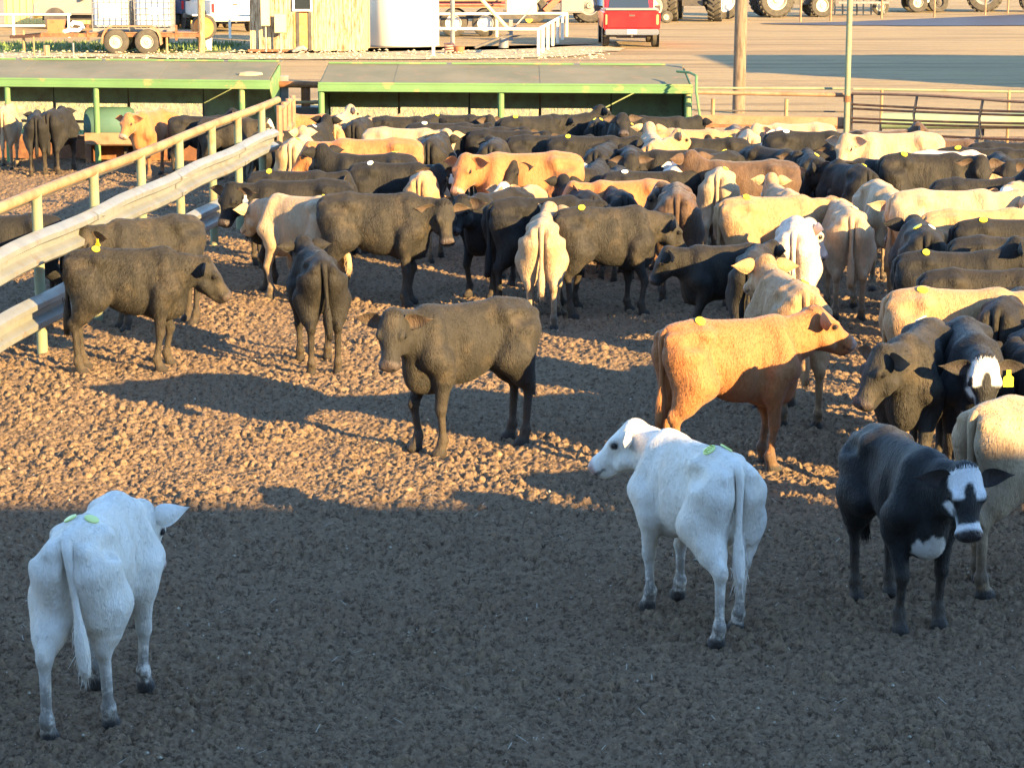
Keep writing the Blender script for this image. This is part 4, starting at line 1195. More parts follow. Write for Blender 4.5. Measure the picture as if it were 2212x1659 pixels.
tag(b.build('clay_pot', mottled('red_clay', (.36, .13, .06), (.3, .1, .05), 5), loc=p+Vector((.22, -.3, 0)), smooth=True), 'reddish pot beside the coiled hose at the grey post', 'pot')
# auger
ag = empty('grain_auger', at(1098, 88)); o = ag.location
tag(ag, 'yellow tube auger slanting down behind the white yard rail', 'auger')
b = MB(); b.tube([(0.05, 0, .35), (-2.4, .6, 3.0)], .075, 12); b.build('tube', paint('pale_yellow_tube', (.74, .62, .28), .5), ag)
b = MB(); b.bar((.1, .1, 0), (.1, .1, .75), .14, .14); b.bar((.05, 0, .3), (2.0, .6, 2.4), .05, .05); b.build('stand', M_steel, ag)
js = empty('jack_stand', at(1088, 106)); tag(js, 'grey cylinder stand with a slanting beam inside the white rail', 'stand')
b = MB(); b.lathe([(0, 0), (0, .17), (.36, .17), (.36, 0)], (0, 0, 0), 'z', 18, closed=False); b.build('drum', M_steel, js, smooth=True)
b = MB(); b.bar((-.05, 0, .40), (-1.0, -.5, .05), .09, .07); b.bar((-.05, 0, .40), (1.1, .3, .44), .09, .07); b.build('beam', M_dark, js)
# red harvester
hv = empty('red_harvester', at(1180, 51)); o = hv.location; tag(hv, 'faded red harvester with grey panels behind the white rail', 'harvester')
b = MB(); b.prism([(-.9, 1.0), (-1.3, 1.7), (-.9, 2.8), (1.6, 2.8), (1.7, .95), (.3, .85)], .2, 2.6); b.build('body', M_machred, hv, bevel=.04)
b = MB(); b.prism([(.05, .42), (-.15, .62), (.35, 1.08), (.62, 1.0)], -.25, .15); b.build('shield', M_machred, hv)
b = MB(); b.box(.62, 1.65, -.1, .19, .45, 1.05); b.build('side_tank', M_grey, hv, bevel=.05)
b = MB(); b.box(-1.9, .9, .1, .9, .18, .42); b.box(-1.9, 1.5, .3, .7, .42, .55); b.build('header', M_dark, hv)
b = MB(); b.lathe([(-.35, 0), (-.35, .16), (.35, .16), (.35, 0)], (-.75, .0, .2), 'y', 20, closed=False); b.build('drum', M_yel, hv)
wheel(hv, (-.55, .1, .62), .62, .4, rim=M_dark, axis='y'); wheel(hv, (1.9, .4, .75), .75, .5, rim=M_grey, axis='y', lug=True)
# flat grey cab truck
ct = empty('service_truck', at(1268, 50)); tag(ct, 'dusty grey service truck with a blue drum left of the red pickup', 'truck')
b = MB(); b.box(-.75, .9, 0, 2.2, .9, 2.6); b.box(-.75, 3.4, .2, 2.0, .7, .9); b.build('body', M_grey, ct, bevel=.05)
b = MB(); b.lathe([(-.3, 0), (-.3, .32), (.3, .32), (.3, 0)], (-.35, -.22, .95), 'x', 22, closed=False); b.build('fuel_tank', M_steel, ct)
b = MB(); b.lathe([(-.25, 0), (-.25, .30), (.25, .30), (.25, 0)], (.72, -.3, 1.0), 'z', 22, closed=False); b.build('drum', paint('blue_drum', (.05, .16, .34), .4), ct)
for x in (-.2, .55): wheel(ct, (x, .1, .42), .42, .28, rim=M_dark, axis='y')
# tractors
def tractor(px, py, hdg, label, col, rim=M_cream, s=1.0):
    r = empty('tractor', px_at(px, py), math.radians(-hdg)); r.scale = (s, s, s)
    tag(r, label, 'tractor', 'tractors parked at the far side of the yard')
    for sx in (-1, 1):
        wheel(r, (sx*.85, -.8, .86), .86, .52, rim=rim, lug=True, rr=.58); wheel(r, (sx*.75, 1.55, .58), .58, .36, rim=rim, lug=True, rr=.55)
        b = MB(); b.prism([(-1.6, 1.5), (-1.4, 1.85), (-.2, 1.85), (0, 1.5), (-.2, 1.62), (-1.4, 1.62)], sx*.85-.3, sx*.85+.3, plane='yz'); b.build('mudguard', col, r)
    b = MB(); b.prism([(.2, .95), (.2, 1.75), (2.1, 1.6), (2.3, 1.3), (2.3, .9)], -.38, .38, plane='yz'); b.build('hood', col, r, bevel=.05)
    b = MB(); b.box(-.4, .4, -1.4, 2.1, .6, .95); b.bar((-.8, -.8, .86), (.8, -.8, .86), .2, .2); b.bar((-.8, 1.55, .58), (.8, 1.55, .58), .14, .14); b.build('chassis', M_dark, r)
    b = MB(); b.box(-.6, .6, -1.2, .2, 1.0, 1.5); b.box(-.7, .7, -1.3, .3, 2.75, 2.85)
    for sx in (-.6, .6):
        for y in (-1.2, .2): b.bar((sx, y, 1.5), (sx, y, 2.75), .07, .07)
    b.build('cab', col, r)
    b = MB(); b.box(-.57, .57, -1.17, .17, 1.5, 2.74); b.build('cab_glass', M_glass, r)
    return r
tractor(1700, 37, 82, 'dark grey tractor with lugged cream rimmed wheels right of the utility pole', M_grey, s=.95)
tractor(2160, 26, 100, 'dark tractor with pale rimmed wheels beyond the long puddle', M_dark, rim=M_steel, s=1.0)
tractor(1500, 45, 8, 'tractor seen from behind with wide lugged tyres right of the red pickup', M_dark, rim=M_white, s=1.15)
sp_ = empty('loose_wheel', at(1406, 50)); tag(sp_, 'large cream rimmed wheel standing just behind the red pickup', 'wheel')
wheel(sp_, (0, 0, .72), .72, .4, rim=M_cream, axis='y', rr=.7, name='tyre')
sp_ = empty('loose_wheel', at(1562, 42)); tag(sp_, 'large white rimmed tractor wheel just left of the utility pole', 'wheel')
wheel(sp_, (0, 0, .85), .85, .45, rim=M_white, axis='y', lug=True, rr=.62, name='tyre')
sp_ = empty('loose_wheel', at(1440, 51)); tag(sp_, 'small cream wheel lying between the pickup and the lugged tyres', 'wheel')
wheel(sp_, (0, 0, .27), .27, .2, rim=M_cream, axis='y', rr=.5, name='tyre')
# yellow disk plough
dp = empty('disc_plough', at(1820, 35)); tag(dp, 'yellow disc plough with rows of dark discs behind the puddle', 'plough')
b = MB(); b.box(-1.4, 1.4, .2, .45, .95, 1.2); b.box(-1.4, 1.4, 1.2, 1.45, .95, 1.2); b.prism([(-1.2, 1.2), (-.9, 1.7), (.2, 1.75), (.6, 1.25)], .3, 1.2); b.box(-.1, .1, .2, 3.0, .9, 1.0); b.build('frame', M_yel, dp)
for i in range(9):
    x = -1.35+i*.34
    b = MB(); b.lathe([(-.02, .02), (-.01, .22), (0, .30), (.02, .22), (.03, .02)], (x, .1+.25*(i % 2), .30), 'x', 20, closed=False); b.bar((x, .2+.2*(i % 2), .3), (x, .3, 1.0), .05, .06); b.build('disc', M_dark, dp)
wheel(dp, (1.9, .6, .4), .4, .2, rim=M_cream, axis='y')
b = MB(); b.bar((-.2, 0, .62), (2.2, 0, .62), .08, .1); b.bar((2.0, .0, .1), (1.8, .0, .62), .06, .06); b.build('drawbar', M_steel, dp)
tk = empty('flatbed_truck', at(2006, 28)); tag(tk, 'dark flatbed truck with a cream front wheel behind the puddle', 'truck')
wheel(tk, (-.55, 0, .50), .50, .3, rim=M_cream, axis='y', rr=.5); wheel(tk, (.45, 0, .50), .50, .34, rim=M_dark, axis='y'); wheel(tk, (-.55, 2.0, .50), .50, .3, rim=M_cream, axis='y'); wheel(tk, (.45, 2, .5), .5, .34, rim=M_dark, axis='y')
b = MB(); b.box(-1.6, 1.6, .1, 2.1, 1.05, 1.2); b.box(-1.6, 1.6, .5, 1.6, .75, 1.05); b.build('bed', M_dark, tk)
b = MB(); b.prism([(-2.6, .6), (-2.6, 1.5), (-2.3, 2.3), (-1.65, 2.3), (-1.65, .6)], .1, 2.1); b.build('cab', M_grey, tk, bevel=.05)
b = MB(); b.box(-.1, .2, -.15, .1, .5, .95); b.build('step_tank', M_white, tk)
# rust posts by the puddle
for i, (px, py, lb) in enumerate([(1794, 46, 'first thin rust red post, beside the yellow disc plough'), (1904, 41, 'thin rust red post between the plough and the flatbed truck'),
                                 (1729, 48, 'thin rust red post in front of the grey tractor'), (2018+0, 38, 'thin rust red post in front of the flatbed truck wheels'), (2128, 34, 'thin rust red post just left of the dark tractor'), (2177, 30, 'rightmost thin rust red post, in front of the dark tractor')]):
    b = MB(); b.tube([(0, 0, -.1), (.01, 0, 1.9)], .05, 8)
    tag(b.build('steel_post', M_rustp, loc=at(px, py)), lb, 'post', 'rust red posts along the puddle')
# thin posts behind the left shed roof
for px, py, lb, mt, w, h in [(74, 122, 'thin pale post with a round top behind the left shed roof', M_pipe, .03, .62), (159, 122, 'thin grey post under the trailer frame', M_steel, .03, .42), (101, 122, 'short thick wooden block under the trailer tongue', M_woodl, .10, .35)]:
    b = MB(); b.tube([(0, 0, -.1), (0, 0, h)], w, 8); tag(b.build('short_post', mt, loc=at(px, py)), lb, 'post')
# stones and straw lumps along the gravel strip, one mass
rng = np.random.RandomState(3)
b = MB()
for k in range(700):
    px_, py_ = rng.uniform(-20, 1320), rng.uniform(108, 128)
    p = at(px_, py_, .08); r = rng.uniform(.02, .07)
    v = [(p.x+r*a*rng.uniform(.7, 1.3), p.y+r*c*rng.uniform(.7, 1.3), .08+r*d*.6) for a, c, d in ((-1, 0, 0), (1, 0, 0), (0, -1, 0), (0, 1, 0), (.1, .1, 1), (0, 0, -.5))]
    b.add(v, [(0, 2, 4), (2, 1, 4), (1, 3, 4), (3, 0, 4), (2, 0, 5), (1, 2, 5), (3, 1, 5), (0, 3, 5)])
tag(b.build('gravel', mottled('pale_stones', (.50, .42, .28), (.40, .33, .22), 9)), kind='stuff')
# grass blades on the verge strips and behind the sheds
rng = np.random.RandomState(8)
b = MB()
for k in range(5200):
    if k < 2600: x, y = rng.uniform(-17, -5.6), rng.uniform(42.8, 46.8)
    else: x, y = rng.uniform(-24, -9.4), rng.uniform(77.8, 83.5)
    h_ = rng.uniform(.05, .16); a = rng.uniform(0, PI); w = .012 if k < 2600 else .03
    lx, ly = rng.uniform(-.05, .05), rng.uniform(-.05, .05)
    b.add([(x-w*math.cos(a), y-w*math.sin(a), .07), (x+w*math.cos(a), y+w*math.sin(a), .07), (x+lx, y+ly, .07+h_)], [(0, 1, 2)])
tag(b.build('grass', M_grass), kind='stuff')
# tufts of dry straw behind the sheds
b = MB()
for k in range(5000):
    x = rng.uniform(-16, -5.8) if k % 2 else rng.uniform(-4.2, 2.9); y = rng.uniform(47.5, 56) if k % 2 else rng.uniform(44.5, 56)
    h_ = rng.uniform(.05, .2); a = rng.uniform(0, PI); w = .012
    b.add([(x-w*math.cos(a), y-w*math.sin(a), .07), (x+w*math.cos(a), y+w*math.sin(a), .07), (x+rng.uniform(-.12, .12), y+rng.uniform(-.1, .1), .07+h_)], [(0, 1, 2)])
tag(b.build('dry_grass', M_straw), kind='stuff')

# sparse litter on the pen floor: straw slivers and pale stones
rng = np.random.RandomState(12)
b = MB()
for k in range(420):
    y = 10.5*(30/10.5)**rng.rand(); x = rng.uniform(-.24, .24)*y
    z = hgt(x, y)+.012; a = rng.uniform(0, PI)
    if k % 3:
        L_ = rng.uniform(.015, .05); dx, dy = L_*math.cos(a), L_*math.sin(a); w = .0022
        b.add([(x-dx-w, y-dy, z), (x-dx+w, y-dy, z), (x+dx+w, y+dy, z+.008), (x+dx-w, y+dy, z+.008)], [(0, 1, 2, 3)])
    else:
        r = rng.uniform(.004, .012)
        b.add([(x-r, y, z), (x+r, y, z), (x, y-r, z), (x, y+r, z), (x, y, z+r), (x, y, z-r)], [(0, 2, 4), (2, 1, 4), (1, 3, 4), (3, 0, 4), (2, 0, 5), (1, 2, 5), (3, 1, 5), (0, 3, 5)])
tag(b.build('straw_litter', mottled('pale_litter', (.42, .38, .30), (.32, .28, .20), 20)), kind='stuff')
# ------------------------------------------------------------------ the cattle
M_tag = paint('yellow_tag_plastic', (.86, .70, .03), .45, amt=.1)
M_tagw = paint('white_tag_plastic', (.80, .80, .72), .45, amt=.1)
M_tagg = paint('pale_green_tag', (.62, .72, .25), .5, amt=.1)
M_ink = NT('olive_ink').out((.30, .34, .03), .6)
M_ink2 = NT('ochre_ink').out((.50, .34, .01), .6)
def make_disc(kind):
    b = MB(); n = 20; r = .042
    vs = [(0, 0, .004)]+[(r*.8*math.cos(2*PI*k/n), r*.62*math.sin(2*PI*k/n), .004) for k in range(n)]+[(r*math.cos(2*PI*k/n), r*.8*math.sin(2*PI*k/n), .001) for k in range(n)]+[(r*math.cos(2*PI*k/n), r*.8*math.sin(2*PI*k/n), -.006) for k in range(n)]
    fs = [(0, 1+k, 1+(k+1) % n) for k in range(n)]
    for q in (0, 1): fs += [(1+q*n+k, 1+q*n+n+k, 1+q*n+n+(k+1) % n, 1+q*n+(k+1) % n) for k in range(n)]
    b.add(vs, fs)
    o = b.build('hip_tag', {'y': M_tag, 'w': M_tagw, 'g': M_tagg}[kind], smooth=True)
    me = o.data; bpy.data.objects.remove(o); return me
DISC = {k: make_disc(k) for k in 'ywg'}
def ear_tag_mesh(mat):
    b = MB(); b.prism([(-.012, .02), (.012, .02), (.014, -.012), (.030, -.026), (.030, -.082), (-.030, -.082), (-.030, -.026), (-.014, -.012)], -.002, .002, plane='yz')
    o = b.build('ear_tag', mat); me = o.data; bpy.data.objects.remove(o); return me
EART = {'Y': ear_tag_mesh(M_tag), 'W': ear_tag_mesh(M_tagw)}
POSES = {
 'S': dict(neck_pitch=16, head_pitch=48, legs=(.05, -.05, -.05, .06)),
 'W': dict(neck_pitch=10, head_pitch=45, legs=(.16, -.12, -.13, .12)),
 'L': dict(neck_pitch=18, neck_yaw=30, head_yaw=25, head_pitch=48, legs=(-.06, .06, .08, -.05)),
 'R': dict(neck_pitch=18, neck_yaw=-30, head_yaw=-25, head_pitch=48, legs=(.06, -.04, -.06, .07)),
 'LL': dict(neck_pitch=15, neck_yaw=48, head_yaw=42, head_pitch=52, legs=(.03, -.06, -.08, .06)),
 'RR': dict(neck_pitch=15, neck_yaw=-48, head_yaw=-42, head_pitch=52, legs=(-.04, .06, .08, -.05)),
 'D': dict(neck_pitch=-22, head_pitch=68, legs=(.08, -.07, -.05, .07)),
 'U': dict(neck_pitch=48, head_pitch=28, legs=(.0, .05, .06, -.04)),
 'UL': dict(neck_pitch=44, neck_yaw=20, head_yaw=40, head_pitch=32, legs=(.04, -.04, -.05, .06)),
 'UR': dict(neck_pitch=44, neck_yaw=-20, head_yaw=-40, head_pitch=32, legs=(-.04, .05, .05, -.05)),
}
LIB = {k: calf_mesh('calf_body', h=.019, tufts=9000, fur=.020, seed=i, fat=1.02, **v) for i, (k, v) in enumerate(POSES.items())}
for k, (me, inf) in LIB.items(): me.materials.append(COAT['black'])
HERD = []
def put(me, inf, coatn, X, Y, hdg, s, tags, label, group='cattle crowded in the muddy pens', z=0.0):
    o = bpy.data.objects.new('calf', me); COL.objects.link(o)
    if not me.materials: me.materials.append(COAT[coatn])
    o.material_slots[0].link = 'OBJECT'; o.material_slots[0].material = COAT[coatn]
    o.location = (X, Y, z-.028); o.rotation_euler = (0, 0, math.radians(90-hdg)); o.scale = (s, s, s)
    tag(o, label, 'calf', group)
    k = 0
    for ch in tags:
        if ch in 'ywg':
            d = bpy.data.objects.new('hip_tag', DISC[ch]); COL.objects.link(d); d.parent = o
            p, n_ = inf['hip'][k % 2]; k += 1
            n_ = Vector(n_)
            d.location = Vector(p)+n_*.006
            d.rotation_euler = (n_.to_track_quat('Z', 'Y').to_matrix() @ Matrix.Rotation(hdg*.7+k, 3, 'Z')).to_euler()
        elif ch in 'YW<':
            sy = 1 if ch != '<' else -1
            d = bpy.data.objects.new('ear_tag', EART['Y' if ch == '<' else ch]); COL.objects.link(d); d.parent = o
            P, M = inf['P'], inf['M']
            q = P + M @ np.array([.045, sy*.165, -.035])
            d.location = Vector(q) + Vector((M @ np.array([.02, 0, 0])))
            fwd = Vector(M @ np.array([1., 0, 0])); fwd.z = 0; fwd.normalize()
            d.rotation_euler = (0, 0, math.atan2(fwd.y, fwd.x))
            d.scale = (1.1, 1.1, 1.1)
    HERD.append((o, X, Y, hdg, s))
    return o
def cow(coatn, cx, yt, hdg, pose, s, tags, label, group='cattle crowded in the muddy pens'):
    me, inf = LIB[pose]
    s = s*.97
    p = at(cx, yt, 1.085*s)
    o = put(me, inf, coatn, p.x, p.y, hdg, s, tags, label, group)
    r = random.Random(int(cx*7+yt))
    o.scale = (s*r.uniform(.90, 1.04), s*r.uniform(.88, 1.06), s*r.uniform(.98, 1.02))
    return o
def hero(coatn, feet, px, py, hdg, s, tags, label, **kw):
    """feet: 'h' the middle of the hind hooves, 'f' of the front ones, or 'c' trunk top at its centre"""
    me, inf = calf_mesh('calf_body', h=.0135, tufts=30000, **kw)
    a = math.radians(hdg); d = Vector((math.sin(a), math.cos(a), 0))
    if feet == 'h': p = at(px, py) + d*.435*s
    elif feet == 'f': p = at(px, py) - d*.285*s
    else:
        s *= .97
        p = at(px, py, 1.085*s)
    return put(me, inf, coatn, p.x, p.y, hdg, s, tags, label)

h1 = hero('white', 'h', 173, 1577, 7, 1.0, 'gg', 'white calf walking away at the near left with two pale hip tags', neck_yaw=-8, neck_pitch=-12, head_yaw=-6, head_pitch=55,
     legs=(.02, .0, -.15, .15), seed=21, fat=.95, ear_up=.55, fur=.018, tail_swing=-.10)
h2 = hero('white', 'h', 1570, 1372, 336, 1.0, 'gg', 'white calf with a numbered green tag, head turned left, behind it the orange calf', neck_yaw=14, neck_pitch=17, head_yaw=34, head_pitch=32,
     legs=(.0, .16, -.14, .14), seed=22, fat=1.06, fur=.018, tail_swing=0)
h3 = hero('smoky', 'h', 1115, 950, 240, 1.08, '', 'smoky dark calf alone mid pen, broadside with its face to the viewer', neck_yaw=22, neck_pitch=20, head_yaw=26, head_pitch=56,
     legs=(-.02, .05, .02, -.02), seed=23, fat=.98, fur=.022)
h4 = hero('smoky', 'h', 180, 798, 78, 1.05, 'y', 'shaggy mud caked dark calf standing right of the lower guardrail', neck_yaw=0, neck_pitch=-6, head_yaw=-6, head_pitch=44,
     legs=(.05, -.08, .03, -.03), seed=24, fat=1.04, fur=.036)
h5 = hero('black', 'h', 700, 803, 348, 1.0, '', 'thin black calf seen from behind, between the muddy dark calf and the lone dark calf', neck_yaw=12, neck_pitch=32, head_yaw=5, head_pitch=48,
     legs=(.0, .06, -.06, -.02), seed=25, fat=.86, fur=.022, tail_swing=-.05)
h6 = hero('cream', 'h', 1170, 706, 3, 1.02, '', 'cream calf seen from behind with its right ear sticking out', neck_yaw=-10, neck_pitch=34, head_yaw=-12, head_pitch=35,
     legs=(.0, .06, .04, -.06), seed=26, fat=.92, fur=.020)
h7 = hero('red', 'f', 1658, 1005, 68, 1.08, 'y', 'bright orange calf broadside with its chin raised to the right', neck_yaw=-2, neck_pitch=27, head_yaw=-4, head_pitch=26,
     legs=(.05, -.05, .03, -.04), seed=27, fat=1.0, fur=.022)
h8 = hero('baldy', 'f', 1985, 1352, 166, 1.0, '', 'black calf with a white and black face and white chest patch facing the viewer', neck_yaw=26, neck_pitch=14, head_yaw=-34, head_pitch=56,
     legs=(-.03, .04, .0, .08), seed=28, fat=.98, fur=.022)
h9 = hero('cream', 'h', 2120, 1268, 60, 1.10, '', 'cream calf cut by the right frame edge behind the white faced black calf', neck_yaw=-5, neck_pitch=5, head_pitch=45,
     legs=(.05, -.05, .12, -.12), seed=29, fat=1.06, fur=.020)
h10 = hero('smoky', 'c', 1985, 702, 203, 1.12, 'w', 'big dark calf with its sunlit head turned left, behind the white faced black calf', neck_yaw=-20, neck_pitch=12, head_yaw=-18, head_pitch=50,
     legs=(.04, -.04, .03, -.03), seed=30, fat=1.05, fur=.024)
h11 = hero('baldy', 'c', 2098, 700, 184, 1.12, 'Y', 'black calf facing the viewer with white brow ring and yellow ear tag', neck_yaw=2, neck_pitch=2, head_yaw=4, head_pitch=62,
     legs=(.04, -.04, .03, -.03), seed=31, fat=1.05, fur=.024)
h12 = hero('smoky', 'c', 318, 466, 236, 1.08, 'Y', 'dark calf with numbered yellow ear tag looking over the muddy calf by the guardrail', neck_yaw=2, neck_pitch=8, head_yaw=14, head_pitch=50,
     legs=(.04, -.04, .03, -.03), seed=32, fat=1.0, fur=.026)
h13 = hero('dark', 'c', 640, 386, 266, 1.18, 'W', 'long dark calf at the guardrail end with white ear tag and face to the viewer', neck_yaw=20, neck_pitch=14, head_yaw=32, head_pitch=55,
     legs=(.04, -.04, .03, -.03), seed=33, fat=1.05, fur=.022)
h14 = hero('cream', 'c', 648, 420, 306, 1.10, 'y', 'cream calf with a yellow hip tag and drooping tail, head low to the left', neck_yaw=-12, neck_pitch=-4, head_yaw=-4, head_pitch=40,
     legs=(.04, -.04, -.06, .06), seed=34, fat=1.05, fur=.018, tail_swing=-.12)
h15 = hero('smoky', 'c', 815, 414, 84, 1.17, '', 'large muddy dark calf broadside right of the cream calf, face to the viewer', neck_yaw=-26, neck_pitch=4, head_yaw=-48, head_pitch=58,
     legs=(.04, -.04, .03, -.03), seed=35, fat=1.08, fur=.028)
h16 = hero('tan', 'c', 1702, 594, 352, 1.12, 'y', 'tan calf seen from behind with both ears up, above the orange calf', neck_yaw=6, neck_pitch=38, head_yaw=4, head_pitch=30,
     legs=(.0, .06, .04, -.06), seed=36, fat=1.0, fur=.020)
h17 = hero('pinkish', 'c', 1718, 472, 8, 1.10, '', 'pinkish white calf rump standing right of the tan broadside calf', neck_yaw=-30, neck_pitch=4, head_yaw=-30, head_pitch=50,
     legs=(.0, .06, .04, -.06), seed=37, fat=1.0, fur=.020)
h18 = hero('brown', 'c', 1463, 399, 4, 1.17, '', 'brown calf rump with a white patch under the tail, head turned left', neck_yaw=40, neck_pitch=10, head_yaw=34, head_pitch=45,
     legs=(.0, .04, .04, -.04), seed=38, fat=1.05, fur=.024)
h19 = hero('cream', 'c', 1906, 394, 178, 1.12, '', 'cream calf with grey muzzle facing the viewer between two cream rumps', neck_yaw=2, neck_pitch=2, head_yaw=2, head_pitch=60,
     legs=(.0, .04, .04, -.04), seed=39, fat=1.0, fur=.018)
h20 = hero('tan', 'c', 1668, 421, 73, 1.14, 'y', 'tan calf broadside with a curly poll and yellow hip tag, head to the right', neck_yaw=-4, neck_pitch=10, head_yaw=-10, head_pitch=42,
     legs=(.0, .04, .04, -.04), seed=40, fat=1.06, fur=.020)
h21 = hero('smoky', 'c', 1312, 443, 72, 1.10, 'y', 'muddy dark calf with a yellow hip tag, right of the one eared cream calf', neck_yaw=0, neck_pitch=-6, head_yaw=0, head_pitch=50,
     legs=(.0, .06, -.04, .04), seed=41, fat=1.02, fur=.026)
h22 = hero('dark', 'c', 1072, 410, 214, 1.10, '', 'black calf in shade with a sunlit face turned to the left', neck_yaw=4, neck_pitch=22, head_yaw=2, head_pitch=42,
     legs=(.0, .04, .04, -.04), seed=42, fat=.98, fur=.022)
h23 = hero('dark', 'c', 1168, 423, 64, 1.15, '', 'dark calf broadside standing behind the cream calf with one ear out', neck_yaw=0, neck_pitch=2, head_pitch=50,
     legs=(.0, .04, .06, -.05), seed=43, fat=1.02, fur=.024)
h24 = hero('cream', 'c', 1828, 440, 2, 1.10, 'g', 'pale cream rump with a straight tail, left of the cream calf facing the viewer', neck_yaw=22, neck_pitch=20, head_yaw=16, head_pitch=40,
     legs=(.0, .04, .04, -.04), seed=44, fat=1.0, fur=.018)

